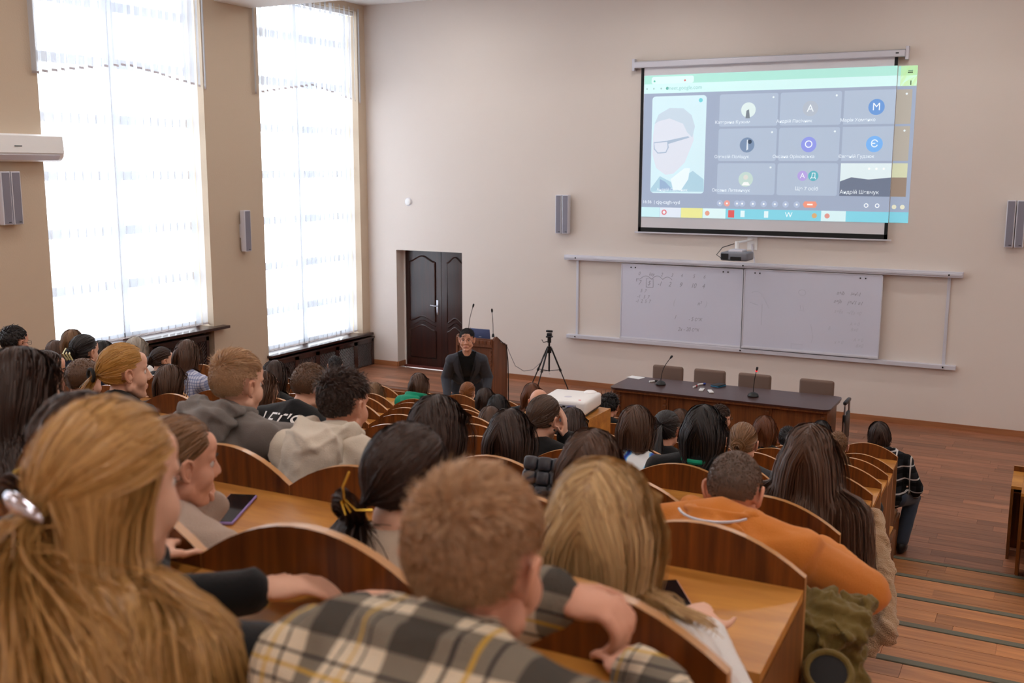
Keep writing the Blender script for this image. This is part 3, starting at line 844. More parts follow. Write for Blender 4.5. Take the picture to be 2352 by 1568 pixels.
def bench(k, n, label, x_end, side=-1, front=False):
    """a row of fixed benches: n scalloped backrests, the desk behind them, the seat before them; runs from x_end towards -x"""
    x_or = x_end if side < 0 else x_end + n * SEATW
    t = thing('lecture_bench', label, 'bench', (x_or, panel_y(k), base_z(k)), 0)
    for j in range(n):
        link('backrest_panel', PANEL_F if front else PANEL, t, (-j * SEATW, 0, 0))
    for j in range(0, n - 1, 2):
        link('desk_top', DESK2, t, (-j * SEATW, 0, 0)); link('shelf', SHELF2, t, (-j * SEATW, 0, 0))
        if not front: link('seat', SEAT2, t, (-j * SEATW, 0, 0))
        if j: link('support', SUP, t, (-j * SEATW, 0, 0))
        if j and not front: link('post', POST, t, (-j * SEATW, 0, 0))
    if n % 2:
        link('desk_top', DESK1, t, (-(n - 1) * SEATW, 0, 0))
        if not front: link('seat', SEAT1, t, (-(n - 1) * SEATW, 0, 0))
    for x in (0, -n * SEATW + .024):
        link('end_panel', END, t, (x, 0, 0))
        if not front: link('seat_support', ENDB, t, (x, 0, 0)); link('post', POST, t, (x, 0, 0))
    return t
ORD = ['first', 'second', 'third', 'fourth', 'fifth', 'sixth', 'seventh', 'eighth', 'ninth', 'tenth']
bench(-1, 16, 'long wooden desk with a straight panel in front of the first seat row', row_end(-1), front=True)
for k in range(0, 9):
    bench(k, 16 if k < 8 else 15, 'long wooden bench row with scalloped backrests, %s row counted from the front desk' % ORD[k], row_end(k))
bench(-1, 6, 'wooden front desk with a straight panel across the stepped aisle', -.24, 1, True)
for k in range(0, 2):
    bench(k, 6, 'short wooden bench across the stepped aisle, %s row counted from the front' % ORD[k], -.14 + .1 * k, 1)

# ------------------------------------------------------------------ the long table and its chairs
TX0, TX1, TY0, TY1, TZ = -4.95, -2.22, 12.05, 12.88, .76
t = thing('lecturer_table', 'long dark brown wooden table with a glossy top and panelled front', 'table', ((TX0 + TX1) / 2, (TY0 + TY1) / 2, 0))
cx, cy = (TX0 + TX1) / 2, (TY0 + TY1) / 2
hw, hd = (TX1 - TX0) / 2, (TY1 - TY0) / 2
def rounded(hw, hd, r, n=5):
    pts = []
    for sx, sy, a0 in ((1, 1, 0), (-1, 1, 90), (-1, -1, 180), (1, -1, 270)):
        for i in range(n + 1): a = math.radians(a0 + 90 * i / n); pts.append((sx * (hw - r) + r * math.cos(a), sy * (hd - r) + r * math.sin(a)))
    return pts
link('table_top', MB().prism(rounded(hw, hd, .09), 'z', TZ - .022, TZ).mesh('table_top', MT['table_top']), t)
link('top_edge', MB().prism(rounded(hw - .012, hd - .012, .085), 'z', TZ - .05, TZ - .022).mesh('top_edge', MT['table_front']), t)
n = 4
for i in range(n):
    w = (2 * hw - .16) / n
    x0 = -hw + .08 + i * w
    link('front_panel', MB().box(x0 + .045, x0 + w - .045, -hd + .09, -hd + .11, .06, TZ - .05).mesh('front_panel', MT['table_front']), t)
for i in range(n + 1):
    x = -hw + .08 + i * (2 * hw - .16) / n
    pil = link('pilaster', MB().box(x - .046, x + .046, -hd + .075, -hd + .12, 0, TZ - .05).mesh('pilaster', MT['table_front']), t)
    for q in range(8):
        link('carved_block', MB().rbox(x - .022, x + .022, -hd + .062, -hd + .08, .13 + q * .07, .17 + q * .07, .004).mesh('carved_block', MT['table_front']), pil)
link('plinth', MB().box(-hw + .05, hw - .05, -hd + .08, -hd + .125, 0, .07).mesh('plinth', MT['table_front']), t)
for s in (-1, 1): link('side_panel', MB().box(s * (hw - .07) - .012, s * (hw - .07) + .012, -hd + .1, hd - .06, 0, TZ - .05).mesh('side_panel', MT['table_front']), t)

def chair(x, y, rz, label):
    t = thing('conference_chair', label, 'chair', (x, y, 0), rz)
    link('backrest', MB().rbox(-.215, .215, .19, .26, .50, .87, .035, seg=4).mesh('backrest', MT['chair_cloth'], True), t)
    link('seat', MB().rbox(-.22, .22, -.22, .22, .42, .48, .028, seg=3).mesh('seat', MT['chair_cloth'], True), t)
    for s in (-1, 1):
        link('leg', MB().tube([(s * .2, -.2, 0), (s * .2, -.2, .42)], .012, 8).mesh('leg', MT['black'], True), t)
        link('leg', MB().tube([(s * .2, .22, 0), (s * .2, .2, .42), (s * .17, .235, .6)], .012, 8).mesh('leg', MT['black'], True), t)
for i, (x, lab) in enumerate(((-4.58, 'taupe upholstered chair behind the table, next to the sheet of paper'), (-4.0, 'taupe upholstered chair behind the table, second one counted from the paper sheet'), (-3.40, 'taupe upholstered chair behind the table, beside the microphone with a red ring'), (-2.61, 'taupe upholstered chair standing apart behind the bare end of the table'))):
    chair(x, 13.02, 0, lab)
t = thing('folding_chair', 'black and chrome folded chair leaning at the end of the long table', 'chair', (-2.13, 12.5, 0))
link('frame', MB().tube([(0, -.02, .0), (0, .0, .45), (0, .04, .74), (.0, .16, .76), (0, .3, .74), (0, .34, 0)], .013, 8).mesh('frame', MT['metal'], True), t)
link('armrest', MB().rbox(-.022, .022, .0, .3, .74, .78, .012).mesh('armrest', MT['black'], True), t)
link('seat', MB().rbox(-.02, .02, .0, .3, .3, .62, .012).mesh('seat', MT['black'], True), t)
link('foot', MB().tube([(0, -.06, .012), (0, .4, .012)], .013, 8).mesh('foot', MT['metal'], True), t)

# things on the table
def mic(loc, tip, label, ring=False, base=True):
    t = thing('gooseneck_microphone', label, 'microphone', loc)
    d = Vector(tip) - Vector(loc)
    if base: link('base', MB().lathe([(.065, 0), (.068, .012), (.055, .035), (.03, .05), (.012, .055)], seg=20).mesh('base', MT['black'], True), t)
    else: link('base', MB().lathe([(.02, 0), (.018, .03), (.010, .05)], seg=12).mesh('base', MT['black'], True), t)
    if base: link('call_button', MB().rbox(-.02, .02, -.06, -.045, .014, .022, .002).mesh('call_button', MT['alu']), t)
    pts = [Vector((0, 0, .05)) + (d - Vector((0, 0, .05))) * (i / 8) + Vector((d.x, d.y, 0)) * (-.25 * math.sin(PI * i / 8)) for i in range(9)]
    link('gooseneck', MB().tube(pts, .0045, 6).mesh('gooseneck', MT['black'], True), t)
    e = pts[-1]; u = (pts[-1] - pts[-2]).normalized()
    link('capsule', MB().tube([e - u * .005, e + u * .015, e + u * .045, e + u * .055], [.008, .014, .014, .004], 10).mesh('capsule', MT['black'], True), t)
    if ring: link('light_ring', MB().tube([e - u * .012, e - u * .002], .0125, 10).mesh('light_ring', plain('red_light', rgb(220, 40, 50), .4, emit=rgb(230, 30, 40), es=1.5), True), t)
mic((-4.42, 12.51, TZ), (-4.27, 12.42, 1.13), 'black gooseneck table microphone near the paper sheet')
mic((-3.19, 12.38, TZ), (-3.14, 12.3, 1.10), 'black gooseneck table microphone with a lit red ring', True)
t = thing('paper_sheet', 'white sheets of paper lying at the table corner', 'paper', (-4.87, 12.79, TZ), -.25)
link('sheet', MB().box(-.1, .1, -.07, .07, .0, .002).mesh('sheet', MT['white']), t); link('sheet', MB().box(-.095, .1, -.066, .07, .002, .004).mesh('sheet', MT['white']), t, None, (0, 0, .08))
def marker(loc, rz, body, cap, label, l=.12, stand=False):
    t = thing('marker_pen', label, 'marker pen', loc, rz)
    if stand:
        link('barrel', MB().tube([(0, 0, 0), (0, 0, .03)], .012, 10).mesh('barrel', body, True), t); link('cap', MB().tube([(0, 0, .03), (0, 0, .06)], .0125, 10).mesh('cap', cap, True), t)
    else:
        link('barrel', MB().tube([(-l / 2, 0, .011), (l * .15, 0, .011)], .011, 10).mesh('barrel', body, True), t); link('cap', MB().tube([(l * .15, 0, .0115), (l / 2, 0, .0115)], .0115, 10).mesh('cap', cap, True), t)
red, blue = plain('red_plastic', rgb(200, 40, 48), .4), plain('blue_plastic', rgb(36, 56, 150), .4)
marker((-4.56, 12.62, TZ), .9, MT['white_plastic'], MT['black'], 'black and white marker pen beside the microphone base')
marker((-3.98, 12.56, TZ), 1.4, MT['white_plastic'], red, 'short marker pen with a red cap on the dark table', .09)
marker((-3.95, 12.74, TZ), 1.0, MT['white_plastic'], blue, 'marker pen with a blue cap on the dark table')
def remote(loc, rz, label, screen=True):
    t = thing('remote_control', label, 'remote control', loc, rz)
    link('body', MB().rbox(-.028, .028, -.07, .07, 0, .02, .008).mesh('body', MT['white_plastic'], True), t)
    if screen: link('display', MB().box(-.018, .018, .02, .055, .02, .021).mesh('display', plain('lcd_grey', rgb(150, 160, 160), .3)), t)
    for i in range(2): link('button', MB().rbox(-.018 + .02 * i, -.002 + .02 * i, -.03, -.012, .02, .023, .001).mesh('button', MT['alu']), t)
remote((-3.85, 12.42, TZ), .15, 'white remote control with a small display on the dark table')
remote((-3.72, 12.37, TZ), .5, 'plain white remote control lying aslant on the dark table', False)
t = thing('phone_case', 'black phone in a blue-edged case on the dark table', 'phone', (-3.74, 12.77, TZ), -.35)
link('case', MB().rbox(-.06, .06, -.085, .085, 0, .012, .005).mesh('case', plain('teal_rubber', rgb(30, 110, 150), .5), True), t)
link('screen', MB().rbox(-.058, .058, -.083, .083, .012, .026, .005).mesh('screen', MT['black'], True), t)

# ------------------------------------------------------------------ podium with laptop and microphones
PX0, PX1, PY0, PY1 = -7.76, -7.12, 13.0, 13.4
t = thing('podium', 'brown wooden lectern with carved trim and curved side boards', 'lectern', (PX0, PY0, 0))
w, d = PX1 - PX0, PY1 - PY0
link('front_board', MB().box(.03, w - .03, .02, .045, 0, .93).mesh('front_board', MT['podium']), t)
for s in (0, w - .03):
    sp = [(0, 0), (d, 0), (d, .93), (d * .8, .95), (d * .55, .98), (d * .3, 1.07), (d * .18, 1.09), (d * .06, 1.075), (0, 1.04)]
    link('side_board', MB().prism(sp, 'x', s, s + .03).mesh('side_board', MT['podium']), t)
link('top_board', MB().box(.03, w - .03, .0, d, .93, .95).mesh('top_board', MT['podium']), t)
cor = link('cornice', MB().box(.02, w - .03, -.02, .02, .94, 1.06).mesh('cornice', MT['podium']), t)
for i in range(9): link('carved_block', MB().rbox(.04 + i * .064, .085 + i * .064, -.032, -.018, .985, 1.035, .005).mesh('carved_block', MT['podium']), cor)
for x in (.06, w - .09):
    g = link('trim_strip', MB().box(x, x + .05, .005, .022, .03, .92).mesh('trim_strip', MT['podium']), t)
    for i in range(13): link('carved_block', MB().rbox(x + .008, x + .042, -.006, .007, .06 + i * .066, .095 + i * .066, .004).mesh('carved_block', MT['podium']), g)
t = thing('laptop', 'open blue-grey laptop on the lectern', 'laptop', (-7.4, 13.2, .95))
lp = plain('laptop_blue', rgb(88, 100, 140), .4, .3)
link('keyboard_base', MB().rbox(-.165, .165, -.09, .12, .0, .018, .006).mesh('keyboard_base', lp, True), t)
link('lid', MB().rbox(-.165, .165, -.006, .006, 0, .225, .005).mesh('lid', lp, True), t, (0, -.09, .016), (math.radians(10), 0, 0))
link('logo', MB().box(-.02, .02, -.0085, -.0065, .10, .11).mesh('logo', MT['alu']), t, (0, -.09, .016), (math.radians(10), 0, 0))
mic((-7.58, 13.06, 1.06), (-7.50, 13.05, 1.50), 'thin gooseneck microphone on the lectern behind the lecturer', base=False)
mic((-7.17, 13.06, 1.085), (-7.17, 13.03, 1.45), 'thin gooseneck microphone on the lectern side board beside the laptop', base=False)

# ------------------------------------------------------------------ tripod with web camera
t = thing('tripod', 'black camera tripod with a small web camera on top', 'tripod', (-6.88, 14.33, STAGE_H))
link('centre_column', MB().tube([(0, 0, .33), (0, 0, .84)], .014, 10).mesh('centre_column', MT['black'], True), t)
link('collar', MB().tube([(0, 0, .62), (0, 0, .72)], .035, 10).mesh('collar', MT['black'], True), t)
hdp = link('pan_head', MB().tube([(0, 0, .78), (0, 0, .86)], .03, 10).rbox(-.045, .045, -.04, .04, .86, .885, .006).rbox(-.035, .035, -.03, .03, .885, .93, .008).mesh('pan_head', MT['black'], True), t)
link('handle', MB().tube([(-.02, 0, .8), (-.09, -.02, .78), (-.12, -.02, .82)], .007, 6).mesh('handle', MT['black'], True), hdp)
wc = link('web_camera', MB().rbox(-.055, .055, -.02, .02, .94, .975, .012).mesh('web_camera', MT['black'], True), t)
link('lens', MB().tube([(0, -.022, .957), (0, -.018, .957)], .01, 12).mesh('lens', MT['glass_black'], True), wc)
for a in (195, 255, 20):
    c, s = math.cos(math.radians(a)), math.sin(math.radians(a))
    lg = link('leg', MB().tube([(.03 * c, .03 * s, .7), (.17 * c, .17 * s, .36)], .013, 8).tube([(.17 * c, .17 * s, .36), (.32 * c, .32 * s, .0)], .009, 8).mesh('leg', MT['black'], True), t)
    link('leg_clamp', MB().tube([(.165 * c, .165 * s, .375), (.18 * c, .18 * s, .335)], .019, 8).mesh('leg_clamp', MT['black'], True), lg)
    link('rubber_foot', MB().ball((.32 * c, .32 * s, .012), .014, 8, 6).mesh('rubber_foot', MT['black'], True), lg)
    link('strut', MB().tube([(0, 0, .34), (.17 * c, .17 * s, .36)], .005, 6).mesh('strut', MT['black'], True), t)
link('hook', MB().tube([(0, 0, .33), (0, 0, .30), (.012, 0, .285), (.02, 0, .3)], .003, 6).mesh('hook', MT['metal'], True), t)
o = link('camera_cable', MB().tube([(-7.11, 13.38, .9), (-7.1, 13.45, .78), (-7.09, 13.6, .58), (-7.05, 13.8, .47), (-7.0, 14.0, .46), (-6.95, 14.15, .54), (-6.91, 14.27, .66), (-6.89, 14.31, .76), (-6.88, 14.32, .98)], .004, 6).mesh('camera_cable', plain('grey_cable', rgb(110, 110, 118), .5), True))
tag(o, 'thin grey cable sagging between the lectern and the tripod', 'cable')
tag(link('lectern_cable', MB().tube([(-7.15, 13.12, 1.08), (-7.105, 13.2, 1.0), (-7.1, 13.33, .93), (-7.1, 13.385, .7), (-7.1, 13.4, .4), (-7.105, 13.41, .02)], .008, 6).mesh('lectern_cable', MT['black'], True)), 'black cable running down the side board of the lectern', 'cable')

# ------------------------------------------------------------------ projector on its wooden stand in the rows
SZ = base_z(2) + DESK
t = thing('projector_stand', 'open wooden box standing on a desk and carrying the white projector', 'stand', (-3.28, 7.2, SZ - SLOPE))
link('side_board', MB().box(.23, .25, -.24, .23, .0, .30).mesh('side_board', MT['desk']), t); link('side_board', MB().box(-.29, -.27, -.24, .23, .0, .30).mesh('side_board', MT['desk']), t)
link('top_board', MB().box(-.29, .25, -.25, .23, .30, .32).mesh('top_board', MT['desk']), t); link('back_board', MB().box(-.27, .23, .20, .215, 0.04, .30).mesh('back_board', MT['side']), t)
t = thing('projector', 'white office projector with blue and black plugs on the wooden stand', 'projector', (-3.27, 7.2, SZ - SLOPE + .32), .10)
link('body', MB().rbox(-.19, .19, -.20, .20, .02, .125, .022, seg=3).mesh('body', MT['white_plastic'], True), t)
link('base', MB().rbox(-.175, .175, -.185, .185, .004, .025, .006).mesh('base', MT['black']), t)
link('lens_hump', MB().lathe([(.052, 0), (.049, .01), (.036, .016), (.001, .018)], (.11, .15, .122), 20).mesh('lens_hump', MT['white_plastic'], True), t)
pp = link('port_panel', MB().box(-.07, .11, -.204, -.198, .035, .095).mesh('port_panel', plain('port_grey', rgb(176, 178, 186), .4)), t)
for i, (x, z) in enumerate(((-.05, .08), (-.02, .075), (.015, .08), (.02, .05), (-.045, .05))): link('socket', MB().rbox(x - .011, x + .011, -.207, -.203, z - .007, z + .007, .001).mesh('socket', MT['black']), pp)
link('vga_plug', MB().rbox(.048, .088, -.235, -.203, .06, .085, .004).mesh('vga_plug', blue), t)
link('power_plug', MB().rbox(-.018, .002, -.225, -.203, .06, .08, .003).mesh('power_plug', MT['black']), t)
link('cable', MB().tube([(.062, -.235, .07), (.055, -.25, .04), (.05, -.25, -.1), (.05, -.24, -.25)], .006, 6).mesh('cable', MT['black'], True), t)
link('cable', MB().tube([(-.008, -.225, .07), (-.015, -.245, .03), (-.02, -.25, -.25)], .006, 6).mesh('cable', MT['black'], True), t)
link('logo', MB().lathe([(.012, 0), (.001, .0006)], (.12, -.14, .1252), 12).mesh('logo', red), t); link('keypad', MB().lathe([(.03, 0), (.001, .0008)], (.0, -.06, .1252), 16).mesh('keypad', MT['alu']), t)
for (x, y) in ((-.15, -.15), (.15, -.15), (0, .15)): link('foot', MB().tube([(x, y, 0), (x, y, .01)], .012, 8).mesh('foot', MT['black']), t)

# ------------------------------------------------------------------ phones, bag on the desks
def phone(k, x, y, rz, w, l, case, label, th=.011):
    z = base_z(k) + DESK - SLOPE * (panel_y(k) - .011 - y) / .4 + .001
    t = thing('smartphone', label, 'phone', (x, y, z), rz)
    t.rotation_euler = (math.atan(SLOPE / .4), 0, rz)
    link('case', MB().rbox(-w / 2, w / 2, -l / 2, l / 2, 0, th, .005, seg=3).mesh('case', case, True), t)
    link('screen', MB().rbox(-w / 2 + .004, w / 2 - .004, -l / 2 + .004, l / 2 - .004, th - .003, th + .0008, .001).mesh('screen', MT['glass_black']), t)
    link('earpiece', MB().box(-.01, .01, l / 2 - .014, l / 2 - .011, th + .0008, th + .0012).mesh('earpiece', MT['black_matt']), t)
phone(7, -2.14, 2.27, .37, .088, .21, plain('lilac_case', rgb(150, 128, 190), .5), 'smartphone in a lilac case lying on the desk behind the hoodie wearers')
phone(7, -1.70, 2.24, .30, .12, .21, MT['black'], 'large black phone on the desk behind the cream hoodie')
phone(7, -.76, 2.26, .62, .085, .175, plain('pink_case', rgb(226, 178, 168), .5), 'smartphone in a pale pink case on the desk behind the orange hoodie')
t = thing('handbag', 'quilted black leather handbag standing on a desk', 'handbag', (-1.545, 3.20, base_z(6) + DESK - .018), .12)
ql = plain('black_leather', rgb(52, 54, 62), .32)
tilt = (math.radians(-24), 0, 0)
link('bag_body', MB().rbox(-.11, .11, -.02, .06, .03, .235, .018, seg=3).mesh('bag_body', ql, True), t, None, tilt)
for i in range(4):
    for j in range(4):
        x, z = -.106 + i * .053, .028 + j * .052
        link('quilted_square', MB().rbox(x, x + .052, -.036, .0, z, z + .051, .013, seg=3).mesh('quilted_square', ql, True), t, None, tilt)
# ================================================================== people: geometry tools
V3 = np.array
def rotz(a): c, s = math.cos(a), math.sin(a); return V3([[c, -s, 0], [s, c, 0], [0, 0, 1.]])
def rotx(a): c, s = math.cos(a), math.sin(a); return V3([[1., 0, 0], [0, c, -s], [0, s, c]])
def roty(a): c, s = math.cos(a), math.sin(a); return V3([[c, 0, s], [0, 1., 0], [-s, 0, c]])
def unit(v): v = V3(v, float); return v / max(1e-9, np.linalg.norm(v))
def align_z(d):
    d = unit(d); x = np.cross([0, 1., 0], d)
    x = unit(x) if np.linalg.norm(x) > 1e-4 else V3([1., 0, 0])
    return np.stack([x, np.cross(d, x), d], 1)
_SPH = {}
def sph(nu=14, nv=9):
    if (nu, nv) not in _SPH:
        b = MB().ball((0, 0, 0), 1, nu, nv); _SPH[(nu, nv)] = (V3([list(v) for v in b.v]), b.f)
    return _SPH[(nu, nv)]
def E_(c, r, R=None):
    v, f = sph()
    v = v * V3(r)
    if R is not None: v = v @ R.T
    return v + V3(c), f
def C_(p0, r0, p1, r1, n=12):
    """tapered capsule"""
    p0, p1 = V3(p0, float), V3(p1, float)
    R = align_z(p1 - p0)
    L = np.linalg.norm(p1 - p0)
    rings = []
    for a in (-80, -50, -20): rings.append((r0 * math.cos(math.radians(a)), r0 * math.sin(math.radians(a))))
    for a in (20, 50, 80): rings.append((r1 * math.cos(math.radians(a)), L + r1 * math.sin(math.radians(a))))
    vs = [V3([r * math.cos(2 * PI * k / n), r * math.sin(2 * PI * k / n), z]) for r, z in rings for k in range(n)]
    fs = [(i * n + k, i * n + (k + 1) % n, (i + 1) * n + (k + 1) % n, (i + 1) * n + k) for i in range(len(rings) - 1) for k in range(n)]
    fs += [tuple(range(n - 1, -1, -1)), tuple((len(rings) - 1) * n + k for k in range(n))]
    return V3(vs) @ R.T + p0, fs
JOBS = []
def blob(prims, vox, smooth=4, dec=None):
    """fuse overlapping shapes to one continuous surface; returns a ticket that run_blobs() turns into a mesh"""
    vs, fs, o = [], [], 0
    for v, f in prims:
        vs.append(v); fs += [tuple(i + o for i in q) for q in f]; o += len(v)
    JOBS.append((np.concatenate(vs), fs, vox, smooth, dec))
    return len(JOBS) - 1
MESH = []
def run_blobs():
    obs = []
    for v, f, vox, sm, dec in JOBS:
        me = bpy.data.meshes.new('body')
        me.from_pydata(v.tolist(), [], f)
        o = bpy.data.objects.new('blob', me); COL.objects.link(o)
        m = o.modifiers.new('r', 'REMESH'); m.mode = 'VOXEL'; m.voxel_size = vox; m.use_smooth_shade = True
        if sm: m = o.modifiers.new('s', 'SMOOTH'); m.factor = .5; m.iterations = sm
        if dec: m = o.modifiers.new('d', 'DECIMATE'); m.ratio = dec
        obs.append(o)
    dg = bpy.context.evaluated_depsgraph_get()
    for o in obs: MESH.append(bpy.data.meshes.new_from_object(o.evaluated_get(dg)))
    for o in obs:
        me = o.data; bpy.data.objects.remove(o); bpy.data.meshes.remove(me)
    for me in MESH:
        me.materials.clear()
        me.polygons.foreach_set('use_smooth', np.ones(len(me.polygons), bool))
def verts(me):
    v = np.empty(len(me.vertices) * 3); me.vertices.foreach_get('co', v); return v.reshape(-1, 3)
def normals(me):
    v = np.empty(len(me.vertices) * 3, np.float32); me.vertex_normals.foreach_get('vector', v); return v.reshape(-1, 3).astype(float)
def set_verts(me, v): me.vertices.foreach_set('co', v.ravel()); me.update()
def folds(me, amp, freq, seed, lo=-.005):
    """cloth folds: soft ridges running in slanted directions"""
    r = np.random.RandomState(seed)
    v, n = verts(me), normals(me)
    h = np.zeros(len(v))
    for i in range(7):
        d = r.normal(size=3) * V3([1, 1, 1.5]); d /= np.linalg.norm(d)
        ph = r.uniform(0, 6.28)
        warp = .9 * np.sin(v @ (r.normal(size=3) * freq * .35) + ph)
        s = np.sin(v @ d * freq * r.uniform(.6, 1.5) + ph + warp)
        h += np.sign(s) * np.abs(s) ** 1.4 if i % 2 else 1 - 2 * np.abs(s) ** .7
    h *= amp / 1.6
    if lo is not None: h = np.maximum(h, lo)
    set_verts(me, v + n * h[:, None])

# ------------------------------------------------------------------ head, body, clothes from joints
CR_C, CR_A = V3([0, -.012, .028]), V3([.074, .093, .087])     # the skull
def head_prims(M):
    """M: 3x4 head frame (rotation*scale | position)"""
    R, T = M[:, :3], M[:, 3]
    s = np.linalg.norm(R[:, 0])
    def e(c, r, q=None):
        v, f = E_(c, r, q); return v @ R.T + T, f
    def c(p0, r0, p1, r1):
        v, f = C_(p0, r0, p1, r1, 10); return v @ R.T + T, f
    P = [e(CR_C, CR_A), e((0, .028, -.02), (.063, .060, .076)), e((0, .066, .045), (.05, .024, .035))]
    for x in (-1, 1):
        P += [e((x * .033, .044, -.034), (.033, .036, .036)), c((x * .050, .004, -.060), .021, (x * .012, .054, -.098), .022),
              c((x * .014, .083, .019), .008, (x * .046, .068, .02), .009), e((x * .011, .094, -.036), (.009, .009, .008)),
              e((x * .074, -.008, -.012), (.010, .014, .022))]
    P += [e((0, .068, -.102), (.022, .02, .017)), e((0, .060, -.069), (.036, .026, .026)), e((0, .0885, -.0615), (.021, .0055, .005)), e((0, .0875, -.0715), (.018, .0055, .0055)),
          c((0, .084, .012), .0085, (0, .104, -.028), .0125)]
    return P
def hand_prims(w, fd, pn, side, curl=.35, s=1.0):
    """w wrist, fd finger direction, pn palm normal, side +1/-1: on which side of the palm the thumb sits"""
    w = V3(w, float); fd = unit(fd); pn = unit(V3(pn) - fd * np.dot(pn, fd)); lat = np.cross(fd, pn) * side
    P = [E_(w + fd * .048 * s, (.040 * s, .052 * s, .0165 * s), np.stack([lat, fd, pn], 1)), C_(w - fd * .02, .026 * s, w + fd * .02 * s, .026 * s)]
    for i, (o, l) in enumerate(((.031, .070), (.011, .078), (-.010, .073), (-.030, .058))):
        p = w + fd * .088 * s + lat * o * s
        a = 0.1 + .05 * i
        for q in range(3):
            a += curl * (1.0, 1.15, .8)[q]
            d = fd * math.cos(a) + pn * math.sin(a)
            e = p + d * l * s * (.45, .32, .25)[q]
            P.append(C_(p, (.0096, .0088, .0082)[q] * s, e, (.0088, .0082, .0072)[q] * s, 8)); p = e
    p = w + fd * .022 * s + lat * .033 * s
    d = unit(lat * .75 + fd * .7 + pn * .25)
    for l, r in ((.042, .0115), (.032, .0095)):
        e = p + d * l * s; P.append(C_(p, r * s, e, r * .85 * s, 8)); p = e; d = unit(d * .8 + fd * .35 + pn * .3 * curl)
    return P
def joints(h, M, o):
    """joint positions of a sitting figure, person-local (origin on the tier under the hips, facing +y)"""
    J = {}
    w = o.get('w', 1.0)
    R = M[:, :3]
    J['h'] = h
    J['nk'] = h + R @ V3([0, -.028, -.075])
    J['nb'] = h + V3([0, -.052, -.138]) + V3(o.get('nb', (0, 0, 0)))
    J['hip'] = V3(o.get('hip', (0, 0, .59)))
    sp = J['nb'] - J['hip']
    J['ax'] = unit(sp)
    J['chest'] = J['hip'] + sp * .68
    J['belly'] = J['hip'] + sp * .34
    sx = V3(o.get('shx', (1, 0, 0)))
    for s, n in ((-1, 'L'), (1, 'R')):
        J['sh' + n] = J['nb'] + sx * s * .172 * w + V3([0, -.005, -.055 + o.get('shrug', 0)])
        J['el' + n] = V3(o['el' + n]) if 'el' + n in o else J['sh' + n] + V3([s * .07, .15, -.20])
        if 'el' + n not in o: J['el' + n][2] = max(J['el' + n][2], o.get('desk', .73))
        J['wr' + n] = V3(o['wr' + n]) if 'wr' + n in o else V3([s * .11, J['el' + n][1] + .20, max(J['el' + n][2] + .03, .82)])
        J['kn' + n] = V3(o['kn' + n]) if 'kn' + n in o else V3([s * .11, .40, .49])
        J['an' + n] = V3(o['an' + n]) if 'an' + n in o else J['kn' + n] + V3([0, .02, -.40])
    return J
def trunk(J, o, t=0.0, low=True):
    w = o.get('w', 1.0); b = o.get('bulk', 1.0)
    R = align_z(J['ax'])
    P = [E_(J['belly'], (.145 * w * b + t, .105 * b + t, .15), R), E_(J['chest'], (.160 * w + t, .112 * b + t, .155 + t), R)]
    if low: P.append(E_(J['hip'], (.165 * w * b + t, .125 * b + t, .12 + t), R))
    P.append(C_(J['shL'], .058 + t, J['shR'], .058 + t))
    up_ = J['nb'] + V3([0, -.002, .015])
    for n in 'LR': P.append(C_(up_, .044 + t * .8, J['sh' + n], .056 + t))
    return P
def body_prims(J, M, o):
    P = head_prims(M) + trunk(J, o, -.016 - o.get('slim', 0))
    P.append(C_(J['nk'], .047 * o.get('neck', 1), J['nb'] + V3([0, .0, -.01]), .056 * o.get('neck', 1)))
    for s, n in ((-1, 'L'), (1, 'R')):
        P += [C_(J['sh' + n], .040, J['el' + n], .036), C_(J['el' + n], .037, J['wr' + n], .026)]
        hd = o.get('hand' + n)
        if hd: P += hand_prims(J['wr' + n], hd[0], hd[1], hd[2], hd[3])
        else:
            fd = unit(J['wr' + n] - J['el' + n]); P += hand_prims(J['wr' + n], unit(fd * V3([1, 1, .3])), (0, .1, -1), 1 if n == 'L' else -1, .14)
        P += [C_(J['hip'] + V3([s * .08, 0, -.01]), .085, J['kn' + n], .056), C_(J['kn' + n], .055, J['an' + n], .038), C_(J['an' + n] + V3([0, -.03, -.03]), .034, J['an' + n] + V3([0, .14, -.045]), .028)]
    return P
def arm_prims(J, n, t, upto):
    """sleeve: upto 1 = wrist, .5 = half the upper arm"""
    sh, el, wr = J['sh' + n], J['el' + n], J['wr' + n]
    if upto <= .5: return [C_(sh, .056 + t, sh + (el - sh) * upto * 2, .05 + t)]
    e = el + (wr - el) * (upto - .5) * 2 * .97
    return [C_(sh, .054 + t, el, .046 + t), C_(el, .046 + t, e, .034 + t * .8)]
def top_prims(J, o, kind, t):
    P = trunk(J, o, t)
    up_ = {'tee': .35, 'rolled': .78}.get(kind, 1.0)
    for n in 'LR': P += arm_prims(J, n, t, o.get('sleeve' + n, up_))
    nb = J['nb']
    if kind == 'hoodie':
        for a in range(0, 360, 24):
            w = math.radians(a)
            P.append(E_(nb + V3([.074 * math.sin(w), .066 * math.cos(w) - .002, .004 - .02 * math.cos(w)]), (.02, .02, .02)))
    elif kind == 'shirt':
        for a in range(-140, 141, 20):
            w = math.radians(a)
            P.append(E_(nb + V3([.072 * math.sin(w), -.064 * math.cos(w) + .005, .028 + .012 * math.cos(w)]), (.022, .022, .034)))
    elif kind in ('sweater', 'tee', 'jacket', 'rolled'):
        for a in range(0, 360, 24):
            w = math.radians(a)
            P.append(E_(nb + V3([.070 * math.sin(w), .062 * math.cos(w) - .002, -.004 - .02 * math.cos(w)]), (.016, .016, .014)))
    return P
